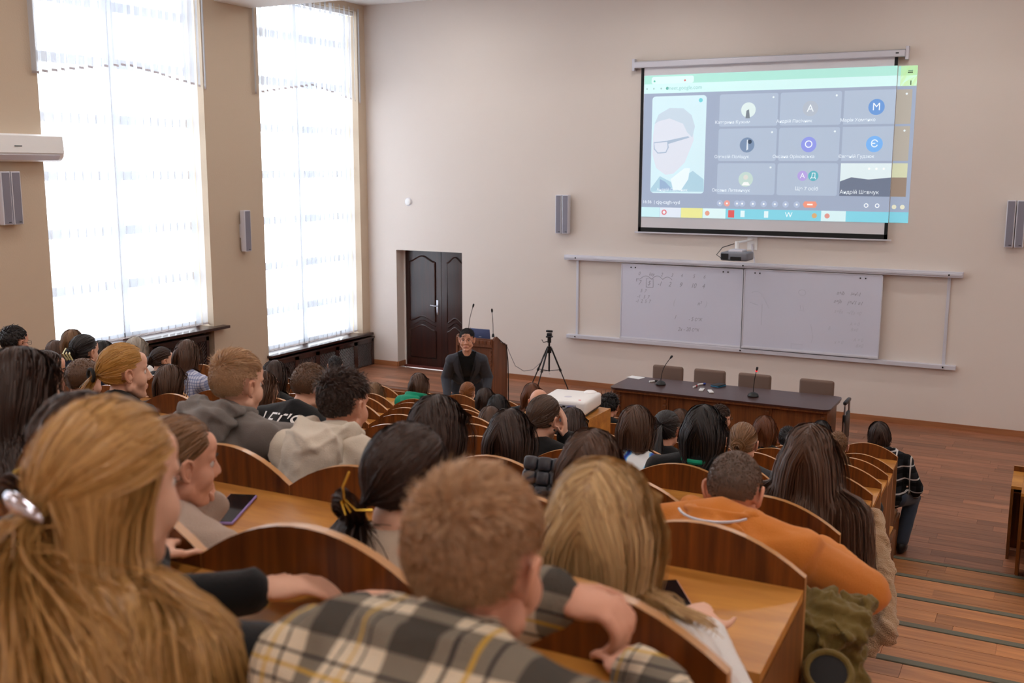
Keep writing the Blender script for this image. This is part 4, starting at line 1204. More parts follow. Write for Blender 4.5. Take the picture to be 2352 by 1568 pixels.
def hood_prims(J, o):
    nb = J['nb']; b = o.get('hood', 1.0)
    P = []
    prev = None
    for a in range(-135, 136, 15):
        w = math.radians(a)
        p = nb + V3([.098 * math.sin(w), -.088 * math.cos(w) + .004, .036 + .028 * math.cos(w) + o.get('hood_up', 0)])
        if prev is not None: P.append(C_(prev, .027 * b, p, .027 * b))
        prev = p
    for x, y, z, rx, ry, rz in ((0, -.128, -.035, .105, .050, .085), (0, -.150, -.085, .07, .038, .065), (-.07, -.105, .0, .05, .04, .055), (.07, -.105, .0, .05, .04, .055), (0, -.12, .02, .09, .04, .04)):
        P.append(E_(nb + V3([x, y, z]), (rx * b, ry * b, rz * b)))
    return P
def leg_prims(J, t=.018):
    P = [E_(J['hip'], (.175, .135, .12))]
    for s, n in ((-1, 'L'), (1, 'R')):
        P += [C_(J['hip'] + V3([s * .08, 0, -.01]), .09 + t, J['kn' + n], .06 + t), C_(J['kn' + n], .06 + t, J['an' + n] + V3([0, 0, .03]), .048 + t)]
    return P
def shoe_prims(J, n):
    a = J['an' + n]
    return [E_(a + V3([0, .05, -.05]), (.05, .135, .04)), E_(a + V3([0, -.02, -.02]), (.048, .06, .055))]

# ------------------------------------------------------------------ hair made of locks
HC, HA = CR_C, CR_A + .004
def hair_mask(d, low=-.62, front=.52):
    """which directions from the skull centre carry hair"""
    x, y, z = d[:, 0], d[:, 1], d[:, 2]
    return (z > front + .25 * np.abs(x)) | ((y < .34 - .25 * np.clip(-z, 0, 1)) & (z > .02)) | ((y < -.06) & (z > low - .3 * np.clip(-y - .25, 0, .6)) & ~((np.abs(x) > .82) & (y > -.25) & (z < .1))) | ((z > .25) & (y < .62) & (np.abs(x) > .35))
def roots(n, rs, low=-.62, front=.52):
    out = np.zeros((0, 3))
    while len(out) < n:
        d = rs.normal(size=(n * 3, 3)); d /= np.linalg.norm(d, axis=1)[:, None]
        out = np.concatenate([out, d[hair_mask(d, low, front)]])
    return out[:n]
def apply(M, q): return q @ M[:, :3].T + M[:, 3]
def inverse(M):
    A = np.linalg.inv(M[:, :3]); return np.concatenate([A, (-A @ M[:, 3])[:, None]], 1)
def locks_mesh(P, rad, rnd, name='hair', cap=None, turn=.35):
    """P (n, S, 3) lock points, rad (n, S)"""
    n, S, _ = P.shape
    t = np.gradient(P, axis=1); t /= np.linalg.norm(t, axis=2)[:, :, None] + 1e-9
    hc = P[:, 0].mean(0)
    o_ = P - hc
    o_[:, :, 2] = np.where(o_[:, :, 2] < 0, o_[:, :, 2] * .1, o_[:, :, 2])
    o_ /= np.linalg.norm(o_, axis=2)[:, :, None] + 1e-9
    a = np.cross(t, o_); a /= np.linalg.norm(a, axis=2)[:, :, None] + 1e-9
    b = np.cross(a, t)
    j_ = np.random.RandomState(n).normal(size=(n, 1, 1)) * turn
    w_ = a * np.cos(j_) + b * np.sin(j_)
    V = np.stack([P - w_ * rad[:, :, None], P + w_ * rad[:, :, None]], 2).reshape(-1, 3)
    sides = 2
    idx = np.arange(n * S * 2).reshape(n, S, 2)
    F = np.stack([idx[:, :-1, 0], idx[:, :-1, 1], idx[:, 1:, 1], idx[:, 1:, 0]], -1).reshape(-1, 4)
    R_ = np.repeat(rnd, S * sides); A_ = np.tile(np.repeat(np.linspace(0, 1, S), sides), n)
    if cap is not None:
        cv, cf = cap
        F = np.concatenate([F, cf + len(V)]); V = np.concatenate([V, cv]); R_ = np.concatenate([R_, np.full(len(cv), .25)]); A_ = np.concatenate([A_, np.zeros(len(cv))])
    me = bpy.data.meshes.new(name)
    me.vertices.add(len(V)); me.vertices.foreach_set('co', V.ravel().astype(np.float32))
    me.loops.add(F.size); me.loops.foreach_set('vertex_index', F.ravel().astype(np.int32))
    me.polygons.add(len(F)); me.polygons.foreach_set('loop_start', np.arange(0, F.size, 4, dtype=np.int32))
    me.update(calc_edges=True)
    me.polygons.foreach_set('use_smooth', np.ones(len(F), bool))
    for nm, arr in (('rnd', R_), ('along', A_)):
        at = me.attributes.new(nm, 'FLOAT', 'POINT'); at.data.foreach_set('value', arr.astype(np.float32))
    me.validate()
    return me
def cap_geo(M, grow=.004, low=-.62, front=.52, nu=40, nv=26):
    th = np.linspace(.02, PI - .02, nv); ph = np.linspace(0, 2 * PI, nu, endpoint=False)
    D = V3([[math.sin(a) * math.cos(b), math.sin(a) * math.sin(b), math.cos(a)] for a in th for b in ph])
    v = apply(M, HC + D * (HA + grow))
    f = []
    for i in range(nv - 1):
        for j in range(nu):
            q = [i * nu + j, (i + 1) * nu + j, (i + 1) * nu + (j + 1) % nu, i * nu + (j + 1) % nu]
            if hair_mask(D[q].mean(0)[None], low, front)[0]: f.append(q)
    return v, V3(f, int)
def push_out(p, cols):
    for c, r, R in cols:
        q = (p - c) @ R
        f = np.sqrt(((q / r) ** 2).sum(1))
        m = f < 1
        if m.any(): p[m] = c + (q[m] / f[m][:, None]) @ R.T
    return p
def colliders(J, o, t):
    w = o.get('w', 1.0)
    R = align_z(J['ax'])
    C = [(J['chest'], V3([.165 * w + t + .008, .115 + t + .01, .17 + t]), R), (J['belly'], V3([.15 * w + t, .11 + t + .008, .17]), R), ((J['nb'] + J['nk']) / 2, V3([.06, .06, .09]), np.eye(3))]
    for n in 'LR':
        m = (J['nb'] + J['sh' + n]) / 2
        C.append((m, V3([.12, .07 + t, .062 + t]), align_z(np.cross([0, 1, 0], J['sh' + n] - J['nb'])) if False else np.eye(3)))
        C.append((J['sh' + n], V3([.068 + t, .068 + t, .068 + t]), np.eye(3)))
    return C
def wavy(P, rs, amp, waves):
    n, S, _ = P.shape
    u = np.linspace(0, 1, S)[None, :, None]
    A = rs.normal(size=(n, 1, 3)) * amp; B = rs.normal(size=(n, 1, 3)) * amp
    ph = rs.uniform(0, 6.28, (n, 1, 1))
    return P + (A * np.sin(u * waves * 6.28 + ph) + B * np.cos(u * waves * 4.1 + ph * 1.7)) * u ** .8
def hair_long(M, cols, rs, n, S, L, part=0.0, back=.35, vol=.10, wave=.004, waves=1.2, r=.0026, side_out=.4, front=.5, lenvar=.12, low=-.62, clump=0.0, only_back=False, inward=3.0):
    Mi = inverse(M)
    Rm = M[:, :3] / np.linalg.norm(M[:, 0])
    sc = np.linalg.norm(M[:, 0])
    d = roots(n, rs, low, front)
    if only_back:
        d = roots(n * 4, rs, low, front); d = d[(d[:, 1] < .30) & (d[:, 2] < .30)][:n]; n = len(d)
    sgn = np.sign(d[:, 0] - part + rs.normal(size=n) * .02)
    lay = rs.uniform(.02, vol, n)
    q = HC + d * HA * (1 + lay * .3)[:, None]
    p = apply(M, q)
    Ls = L * sc * (1 + rs.uniform(-lenvar, lenvar * .4, n)) * (1 - .25 * (d[:, 2] < -.2))
    step = Ls / (S - 1)
    out = [p.copy()]
    dirp = None
    for i in range(S - 1):
        q = apply(Mi, p)
        nn = (q - HC) / HA ** 2; nn /= np.linalg.norm(nn, axis=1)[:, None]
        f = np.sqrt((((q - HC) / (HA * (1 + lay)[:, None])) ** 2).sum(1))
        g = np.stack([sgn * side_out, np.full(n, -back), np.full(n, -1.0)], 1)
        tn = g - nn * (g * nn).sum(1)[:, None]
        tn /= np.linalg.norm(tn, axis=1)[:, None] + 1e-9
        tgt = tn @ Rm.T
        lowm = (q[:, 2] < HC[2] - .03) | (f > 1.25)
        hor = (q - HC) * V3([1, .5, 0]) @ Rm.T
        tgt[lowm] = V3([0, -.06, -1.0]) - hor[lowm] * inward
        tgt /= np.linalg.norm(tgt, axis=1)[:, None]
        dirp = tgt if dirp is None else dirp * .45 + tgt * .55
        dirp /= np.linalg.norm(dirp, axis=1)[:, None]
        pn = p + dirp * step[:, None]
        q = apply(Mi, pn)
        f = np.sqrt((((q - HC) / (HA * (1 + lay)[:, None])) ** 2).sum(1))
        m = (f < 1) | ((q[:, 2] > HC[2] - .02) & (f < 1.6))
        q[m] = HC + (q[m] - HC) / f[m][:, None]
        pn = apply(M, q)
        # keep hair off the face
        q = apply(Mi, pn)
        m = (q[:, 1] > .045) & (q[:, 2] < .055) & (np.abs(q[:, 0]) < .085)
        q[m, 0] = np.sign(q[m, 0] + 1e-6) * np.maximum(np.abs(q[m, 0]), .078); q[m, 1] *= .86
        pn = apply(M, q)
        pn = push_out(pn, cols)
        p = pn
        out.append(p.copy())
    P = np.stack(out, 1)
    if clump:
        k = max(2, n // 14)
        ci = rs.randint(0, k, n)
        key = np.argsort(np.arctan2(d[:, 0], -d[:, 1]) + d[:, 2] * .3)
        ci = np.empty(n, int); ci[key] = np.arange(n) * k // n
        mean = np.zeros((k, S, 3)); cnt = np.bincount(ci, minlength=k)[:, None, None]
        np.add.at(mean, ci, P); mean /= np.maximum(cnt, 1)
        u = np.linspace(0, 1, S)[None, :, None] ** 1.5 * clump
        P = P * (1 - u) + mean[ci] * u
    P = wavy(P, rs, wave * sc, waves)
    rad = r * sc * np.linspace(1, .55, S)[None, :] * (1 + 0 * lay[:, None])
    return P, rad
def hair_tied(M, rs, n, S, tie, tail=0.0, vol=.05, r=.0024, wave=.003, cols=(), fall=(0, -.25, -1), spread=.018, front=.5, low=-.66):
    """all locks run over the skull to the tie; a tail of the given length hangs from it"""
    sc = np.linalg.norm(M[:, 0])
    d = roots(n, rs, low, front)
    td = unit((V3(tie) - HC) / HA)
    lay = rs.uniform(.01, vol, n)
    out = []
    S1 = S if tail == 0 else S // 2
    for i in range(S1):
        u = (i / (S1 - 1)) ** .9 * .97
        e = d * (1 - u) + td * u
        e /= np.linalg.norm(e, axis=1)[:, None]
        rr = (1 + lay * (1 - .6 * u) + .02)[:, None]
        q = HC + e * HA * rr
        if u > .8: q = q * (1 - (u - .8) / .17 * .6) + V3(tie) * ((u - .8) / .17 * .6)
        out.append(apply(M, q))
    if tail:
        p = out[-1]; sp = rs.normal(size=(n, 3)) * spread * sc
        base = apply(M, V3(tie)[None])[0]
        fd = V3(fall, float); Rm = M[:, :3] / sc
        out0 = Rm @ unit(V3(tie) - HC)
        dirp = np.tile(unit(out0 * .9 + V3([0, 0, -.2])), (n, 1)) + rs.normal(size=(n, 3)) * .10
        st = tail * sc / (S - S1) * (1 + rs.uniform(-.25, .05, n))
        for i in range(S - S1):
            dirp = dirp * .62 + unit(fd) * .38 + rs.normal(size=(n, 3)) * .015
            dirp /= np.linalg.norm(dirp, axis=1)[:, None]
            u = (i + 1) / (S - S1)
            p = p + dirp * st[:, None] + sp * (.55 * math.sin(PI * min(u, .8)) / (S - S1) * 2)
            p = push_out(p.copy(), cols)
            out.append(p.copy())
    P = wavy(np.stack(out, 1), rs, wave * sc, 1.0)
    rad = r * sc * np.concatenate([np.ones(S1), np.linspace(1, .5, S - S1)])[None, :] * np.ones((n, 1))
    return P, rad
def bun_locks(M, rs, c, rad_, n, S, r=.003):
    sc = np.linalg.norm(M[:, 0])
    ax = unit(V3(c) - HC)
    R = align_z(ax)
    u = np.linspace(0, 1, S)[None, :]
    ph = rs.uniform(0, 6.28, (n, 1)); tilt = rs.normal(size=(n, 1)) * .5
    rr = rad_ * rs.uniform(.35, 1.0, (n, 1))
    ang = ph + u * rs.uniform(2.5, 4.5, (n, 1))
    x, y = rr * np.cos(ang), rr * np.sin(ang)
    z = rad_ * .75 * np.sqrt(np.clip(1 - (rr / rad_) ** 2, 0, 1)) * (1 + .12 * rs.normal(size=(n, 1))) + .25 * rr * np.sin(ang * 2 + tilt) * tilt
    q = np.stack([x, y, z], -1) @ R.T + V3(c)
    P = apply(M, q.reshape(-1, 3)).reshape(n, S, 3)
    return P, np.full((n, S), r * sc) * np.sin(np.linspace(.35, PI - .35, S))[None, :]
def hair_short(M, rs, n, top=.035, side=.012, comb=(0, .6, .1), S=5, r=.0017, low=-.55, mess=.35, front=.46, vol=1.0, fade=.25):
    sc = np.linalg.norm(M[:, 0])
    d = roots(n, rs, low, front)
    nn = d / HA; nn /= np.linalg.norm(nn, axis=1)[:, None]
    m = np.clip((d[:, 2] - fade) / .45, 0, 1)
    m = m * m * (3 - 2 * m)
    l = side + (top - side) * m
    l *= 1 - .6 * np.clip((-.2 - d[:, 2]) / .4, 0, 1)
    l *= rs.uniform(.75, 1.15, n)
    wh = unit(V3([.12, -.62, .78]))
    c = V3(comb)[None] + rs.normal(size=(n, 3)) * mess + (d - wh) * 1.1
    # a whorl at the crown
    t = c - nn * (c * nn).sum(1)[:, None]
    dirs = nn * (.28 + .22 * m * vol)[:, None] + t * (.6 + .3 * m)[:, None] + V3([0, 0, -.25]) * (1 - m)[:, None]
    dirs /= np.linalg.norm(dirs, axis=1)[:, None]
    q = HC + d * HA
    out = [q.copy()]
    for i in range(S - 1):
        dirs = dirs + t * .22 - nn * .10
        dirs /= np.linalg.norm(dirs, axis=1)[:, None]
        q = q + dirs * (l / (S - 1))[:, None]
        f = np.sqrt((((q - HC) / (HA + .002)) ** 2).sum(1)); k = f < 1
        q[k] = HC + (q[k] - HC) / f[k][:, None]
        out.append(q.copy())
    P = np.stack([apply(M, x) for x in out], 1)
    rad = r * sc * np.linspace(1, .35, S)[None, :] * np.ones((n, 1))
    return P, rad, m
def join_locks(parts, rnds):
    S = max(p.shape[1] for p, _ in parts)
    Ps, Rs = [], []
    for p, r in parts:
        if p.shape[1] != S:
            u = np.linspace(0, p.shape[1] - 1, S); i = np.floor(u).astype(int).clip(0, p.shape[1] - 2); f = (u - i)[None, :]
            p, r = p[:, i] * (1 - f[..., None]) + p[:, i + 1] * f[..., None], r[:, i] * (1 - f) + r[:, i + 1] * f
        Ps.append(p); Rs.append(r)
    return np.concatenate(Ps), np.concatenate(Rs), np.concatenate(rnds)
def make_hair(spec, M, J, o, seed):
    """spec: (style, number of locks, options)"""
    rs = np.random.RandomState(seed)
    st, n, kw = spec
    kw = dict(kw)
    cols = colliders(J, o, o.get('t', .014))
    capkw = dict(low=kw.get('low', -.62), front=kw.get('front', .5))
    S = kw.pop('S', 12)
    if st == 'long':
        P, R = hair_long(M, cols, rs, n, S, kw.pop('L', .5), **kw)
        x = np.clip(rs.normal(.5, .16, len(P)), 0, 1)
        return locks_mesh(P, R, x, cap=cap_geo(M, .0008, **capkw))
    if st == 'tied':
        bun = kw.pop('bun', None)
        P, R = hair_tied(M, rs, n, S, cols=cols, **kw)
        parts, rn = [(P, R)], [np.clip(rs.normal(.45, .17, n), 0, 1)]
        if bun: parts.append(bun_locks(M, rs, bun[0], bun[1], bun[2], 9, kw.get('r', .0024) * 1.5)); rn.append(np.clip(rs.normal(.6, .25, bun[2]), 0, 1))
        P, R, x = join_locks(parts, rn)
        return locks_mesh(P, R, x, cap=cap_geo(M, .001, **capkw))
    if st == 'half':           # upper locks gathered at a clip, the rest falls
        tie = kw.pop('tie'); L = kw.pop('L', .5); nb = kw.pop('n_up', n // 3)
        P1, R1 = hair_tied(M, rs, nb, S, tie, tail=L * .7, vol=.07, r=kw.get('r', .0026), wave=kw.get('wave', .004), cols=cols, low=-.05, front=kw.get('front', .5), spread=.16)
        P2, R2 = hair_long(M, cols, rs, n - nb, S, L, **kw)
        P, R, x = join_locks([(P1, R1), (P2, R2)], [np.clip(rs.normal(.6, .2, nb), 0, 1), np.clip(rs.normal(.5, .22, len(P2)), 0, 1)])
        return locks_mesh(P, R, x, cap=cap_geo(M, .0015, **capkw))
    if st == 'short':
        P, R, m = hair_short(M, rs, n, S=kw.pop('S2', 5), **kw)
        capkw['low'] = kw.get('low', -.55); capkw['front'] = kw.get('front', .46)
        return locks_mesh(P, R, np.clip(rs.normal(.25, .15, n) + m * .4, 0, 1), cap=cap_geo(M, .0015, **capkw), turn=1.2)

def ear_mesh(M, x):
    """outer ear: a rim, a hollow and a lobe"""
    R4 = Matrix([list(M[i]) for i in range(3)] + [[0, 0, 0, 1]])
    s = np.linalg.norm(M[:, 0])
    b = MB()
    rim = [(.002, .010, -.004), (.006, .012, .012), (.012, .004, .028), (.017, -.010, .032), (.020, -.021, .024), (.020, -.024, .008), (.016, -.019, -.010), (.010, -.009, -.024), (.004, .001, -.029), (.002, .006, -.020)]
    P = [R4 @ Vector((x * (.0725 + a * .85), -.006 + b_ * .88, -.006 + c * .9)) for a, b_, c in rim]
    b.tube(P, [.004 * s, .0045 * s, .0048 * s, .005 * s, .005 * s, .0048 * s, .0046 * s, .0062 * s, .0066 * s, .004 * s], 8)
    c = R4 @ Vector((x * .079, -.010, -.002))
    vs = [c] + P
    b.add(vs, [(0, i, i % len(P) + 1) for i in range(1, len(P) + 1)])
    vs = [R4 @ Vector((x * .074, -.010, -.002))] + P
    b.add(vs, [(0, i % len(P) + 1, i) for i in range(1, len(P) + 1)])
    return b.mesh('ear', MT['skin2'], True)
# ================================================================== people: materials
H_ = {}
H_['black'] = hair_mat('hair_black', rgb(22, 19, 20), rgb(40, 33, 34))
H_['dark'] = hair_mat('hair_dark_brown', rgb(41, 27, 21), rgb(68, 46, 37))
H_['brown'] = hair_mat('hair_brown', rgb(67, 46, 35), rgb(102, 72, 54))
H_['chestnut'] = hair_mat('hair_chestnut', rgb(82, 44, 24), rgb(124, 70, 36))
H_['ombre'] = hair_mat('hair_brown_gold_ends', rgb(60, 44, 35), rgb(94, 70, 54), rgb(196, 144, 70))
H_['lightbrown'] = hair_mat('hair_light_brown', rgb(104, 74, 49), rgb(146, 108, 73))
H_['ash'] = hair_mat('hair_ash_brown', rgb(146, 112, 82), rgb(206, 168, 128))
H_['blond'] = hair_mat('hair_golden_blond', rgb(149, 108, 58), rgb(207, 162, 98))
H_['blond2'] = hair_mat('hair_straw_blond', rgb(150, 116, 78), rgb(228, 194, 138))
H_['gold'] = hair_mat('hair_yellow_blond', rgb(157, 111, 50), rgb(207, 158, 82))
H_['grey'] = hair_mat('hair_grey_blond', rgb(160, 149, 137), rgb(202, 193, 181))
H_['copper'] = hair_mat('hair_copper', rgb(109, 60, 26), rgb(161, 97, 43))
H_['buzz'] = hair_mat('hair_cropped_grey_brown', rgb(93, 76, 66), rgb(117, 96, 83))
H_['clipped'] = hair_mat('hair_clipped_brown', rgb(86, 62, 46), rgb(120, 88, 64))
def cloth(name, c, rough=.85, bump=.35, bs=350): return plain(name, rgb(*c), rough, spec=.2, bump=bump, bscale=bs, sheen=.15)
K = {n: cloth('cloth_' + n, c) for n, c in dict(black=(16, 16, 18), navy=(26, 30, 48), grey=(118, 112, 108), cream=(216, 206, 190), orange=(206, 126, 52), beige=(190, 170, 150), white=(228, 226, 224), green=(16, 140, 104), charcoal=(52, 54, 58), olive=(112, 94, 48), jeans=(58, 68, 84), denim=(70, 86, 120), taupe=(176, 156, 142), blush=(214, 196, 186), suit=(58, 60, 68)).items()}
K['sherpa'] = plain('sherpa_fleece', rgb(186, 156, 122), .95, bump=1.0, bscale=160, sheen=.3)
def bands(nt, coord, period, lo, hi):
    a = N(nt, 'ShaderNodeMath', operation='MULTIPLY'); a.inputs[1].default_value = 1 / period; nt.links.new(coord, a.inputs[0])
    f = N(nt, 'ShaderNodeMath', operation='FRACT'); nt.links.new(a.outputs[0], f.inputs[0])
    g = N(nt, 'ShaderNodeMath', operation='GREATER_THAN'); g.inputs[1].default_value = lo; nt.links.new(f.outputs[0], g.inputs[0])
    l = N(nt, 'ShaderNodeMath', operation='LESS_THAN'); l.inputs[1].default_value = hi; nt.links.new(f.outputs[0], l.inputs[0])
    m = N(nt, 'ShaderNodeMath', operation='MULTIPLY'); nt.links.new(g.outputs[0], m.inputs[0]); nt.links.new(l.outputs[0], m.inputs[1])
    return m.outputs[0]
def plaid(name, base, layers, period=.15, slant=1.0):
    """layers: (lo, hi, colour, strength); woven in both directions"""
    m, nt, b = new_mat(name)
    tc = N(nt, 'ShaderNodeTexCoord'); sp = N(nt, 'ShaderNodeSeparateXYZ'); nt.links.new(tc.outputs['Object'], sp.inputs[0])
    nz = N(nt, 'ShaderNodeTexNoise'); nz.inputs['Scale'].default_value = 5; nt.links.new(tc.outputs['Object'], nz.inputs['Vector'])
    w = N(nt, 'ShaderNodeMath', operation='MULTIPLY_ADD'); w.inputs[1].default_value = .012; nt.links.new(nz.outputs['Fac'], w.inputs[0]); nt.links.new(sp.outputs[0], w.inputs[2])
    y = N(nt, 'ShaderNodeMath', operation='MULTIPLY'); y.inputs[1].default_value = -slant; nt.links.new(sp.outputs[1], y.inputs[0])
    v0 = N(nt, 'ShaderNodeMath', operation='ADD'); nt.links.new(y.outputs[0], v0.inputs[0]); nt.links.new(sp.outputs[2], v0.inputs[1])
    v = N(nt, 'ShaderNodeMath', operation='MULTIPLY_ADD'); v.inputs[1].default_value = .012; nt.links.new(nz.outputs['Fac'], v.inputs[0]); nt.links.new(v0.outputs[0], v.inputs[2])
    last = None
    for (lo, hi, c, st) in layers:
        for crd in (w.outputs[0], v.outputs[0]):
            k = bands(nt, crd, period, lo, hi)
            s = N(nt, 'ShaderNodeMath', operation='MULTIPLY'); s.inputs[1].default_value = st; nt.links.new(k, s.inputs[0])
            mx = N(nt, 'ShaderNodeMix', data_type='RGBA'); nt.links.new(s.outputs[0], mx.inputs[0])
            if last is None: mx.inputs[6].default_value = base
            else: nt.links.new(last, mx.inputs[6])
            mx.inputs[7].default_value = c; last = mx.outputs[2]
    nt.links.new(last, b.inputs['Base Color']); b.inputs['Roughness'].default_value = .9; b.inputs['Specular IOR Level'].default_value = .15
    n2 = N(nt, 'ShaderNodeTexNoise'); n2.inputs['Scale'].default_value = 260; nt.links.new(tc.outputs['Object'], n2.inputs['Vector'])
    bp = N(nt, 'ShaderNodeBump'); bp.inputs['Strength'].default_value = .4; bp.inputs['Distance'].default_value = .01; nt.links.new(n2.outputs['Fac'], bp.inputs['Height']); nt.links.new(bp.outputs['Normal'], b.inputs['Normal'])
    return m
K['plaid'] = plaid('plaid_flannel', rgb(218, 204, 180), [(.0, .36, rgb(26, 26, 30), .70), (.47, .50, rgb(30, 30, 40), .9), (.62, .655, rgb(206, 164, 60), .85), (.76, .79, rgb(30, 30, 40), .9)], .135, -.55)
K['plaidbw'] = plaid('black_white_check', rgb(40, 42, 46), [(.0, .3, rgb(14, 14, 16), .8), (.45, .55, rgb(220, 220, 220), .8)], .12, .2)
K['stripes'] = plaid('blue_pinstripe', rgb(206, 210, 226), [(.0, .35, rgb(96, 112, 168), .55)], .022, .2)
def swirl():
    m, nt, b = new_mat('white_blue_swirl')
    tc = N(nt, 'ShaderNodeTexCoord'); wv = N(nt, 'ShaderNodeTexWave'); wv.bands_direction = 'X'
    wv.inputs['Scale'].default_value = 3.2; wv.inputs['Distortion'].default_value = 3.5; wv.inputs['Detail'].default_value = 1; wv.inputs['Detail Scale'].default_value = 2.0
    nt.links.new(tc.outputs['Object'], wv.inputs['Vector'])
    cr = N(nt, 'ShaderNodeValToRGB'); e = cr.color_ramp.elements
    e[0].position, e[0].color = .0, rgb(36, 50, 150); e[1].position, e[1].color = .30, rgb(232, 238, 242)
    k = e.new(.08); k.color = rgb(60, 130, 210); k = e.new(.2); k.color = rgb(150, 206, 236)
    nt.links.new(wv.outputs['Fac'], cr.inputs[0]); nt.links.new(cr.outputs[0], b.inputs['Base Color']); b.inputs['Roughness'].default_value = .8
    return m
K['swirl'] = swirl()
MT['lips'] = plain('lips', rgb(196, 128, 114), .45)
MT['eye'] = plain('eye_white', rgb(226, 220, 216), .2)
MT['iris'] = plain('eye_dark', rgb(40, 30, 26), .15)
MT['brow'] = plain('eyebrow', rgb(48, 34, 28), .7)

# ================================================================== people: who sits where
FIG = []
def frame(h, o):
    s = o.get('s', 1.0)
    R = rotz(o.get('hy', 0)) @ rotx(-o.get('hp', .08)) @ roty(o.get('hr', 0))
    return np.concatenate([R * s, V3(h)[:, None]], 1)
def person(label, H, k, hair, hm, top, tm, **o):
    """a figure of its own: H is the head's centre in the room, k the tier it sits on"""
    yaw_ = o.get('yaw', 0.0)
    org = V3([H[0] + o.get('dx', 0), o.get('y0', panel_y(k) + .21), o.get('z0', tier_z(k))])
    Ri = rotz(-yaw_)
    h = Ri @ (V3(H) - org)
    for n in ('elL', 'elR', 'wrL', 'wrR', 'knL', 'knR', 'anL', 'anR'):
        if n + '_w' in o: o[n] = Ri @ (V3(o[n + '_w']) - org)
    M = frame(h, o)
    J = joints(h, M, o)
    o['t'] = o.get('t', {'hoodie': .024, 'shirt': .02, 'jacket': .022}.get(top, .017))
    vox = o.get('vox', .0085)
    f = dict(label=label, org=org, yaw=yaw_, M=M, J=J, o=o, hair=hair, hm=hm, tm=tm, top=top)
    f['body'] = blob(body_prims(J, M, o), vox, 2, o.get('dec', .45))
    f['cloth'] = blob(top_prims(J, o, top, o['t']), o.get('cvox', .012), 3)
    if top == 'hoodie': f['hood'] = blob(hood_prims(J, o), .009, 3)
    f['legs'] = blob(leg_prims(J), .02, 3)
    if o.get('shoes'): f['shoes'] = [blob(shoe_prims(J, n), .01, 3) for n in 'LR']
    FIG.append(f)
    return f
GEN = {}
HAIRS = {}
def generic(label, H, k, style, hm, tm, g=0, top='sweater', **o):
    """a figure that shares its shape with others of the same pose"""
    hv = min((1.0, 1.06, 1.12, 1.18), key=lambda z: abs(z - (H[2] - tier_z(k))))
    key = (g, top, hv)
    if key not in GEN:
        oo = dict([dict(hy=0.05), dict(hy=.45, hp=.1), dict(hy=-.35, hp=.1), dict(hp=.35)][g])
        oo['t'] = {'hoodie': .024}.get(top, .017)
        h = V3([0, .07, hv])
        M = frame(h, oo); J = joints(h, M, oo)
        GEN[key] = dict(M=M, J=J, o=oo, h=h, body=blob(body_prims(J, M, oo), .0105, 2, .5), cloth=blob(top_prims(J, oo, top, oo['t']), .015, 3), legs=blob(leg_prims(J), .022, 2), hair=HAIRS.setdefault((g, top), {}), hood=blob(hood_prims(J, oo), .012, 3) if top == 'hoodie' else None)
    FIG.append(dict(label=label, H=V3(H), k=k, gen=GEN[key], style=style, hm=hm, tm=tm, o=o, top=top))

LONG = dict(L=.48, r=.0032, S=11)
# ---- the row at the photographer's feet (tier 9)
person('person with cropped fair hair in a beige and black plaid flannel shirt', (-0.600, 1.050, 3.026), 9, ('short', 9000, dict(top=.024, side=.009, comb=(.15, .75, .1), r=.0011, mess=.45, fade=.1)), 'ash', 'shirt', 'plaid',
       s=1.02, w=.98, hy=-.02, hp=.18, vox=.007, dec=.5, cvox=.011, t=.026, slim=.02, shrug=.005, nb=(.0, -.05, .055), y0=.74, elL_w=(-.86, 1.18, 2.76), wrL_w=(-.60, 1.27, 2.90), elR_w=(-.33, 1.17, 2.76), wrR_w=(-.50, 1.36, 2.76), handL=((1, .1, -.05), (0, .1, -1), 1, .75), fold=(.006, 26), skin='skin2', legs='navy', neck=.98)
person('person with long wavy golden hair held by a silver clip, in a black sweater', (-1.130, 0.970, 3.063), 9, ('half', 5750, dict(n_up=2600, only_back=True, tie=(.0, -.115, .0), L=.72, r=.0014, S=17, wave=.007, waves=1.6, vol=.12, clump=.25, back=.5, front=.54, inward=-1.5, side_out=.6)), 'blond', 'sweater', 'black',
       s=1.04, hp=.06, hy=.02, y0=.74, cvox=.011, elR_w=(-.88, 1.08, 2.80), wrR_w=(-.98, 1.33, 2.77), elL_w=(-1.40, 1.08, 2.78), wrL_w=(-1.2, 1.32, 2.77), fold=(.004, 22), face=True, legs='black')
person('person with a dark low bun and yellow hair tie, leaning over the desk', (-1.560, 1.280, 2.971), 9, ('tied', 1500, dict(tie=(0, -.105, -.05), r=.002, S=10, bun=((0, -.125, -.06), .036, 70))), 'dark', 'sweater', 'black', hp=.3, y0=.85, legs='black', elL_w=(-1.80, 1.12, 2.76), wrL_w=(-1.64, 1.34, 2.77), elR_w=(-1.36, 1.12, 2.76), wrR_w=(-1.48, 1.34, 2.77))
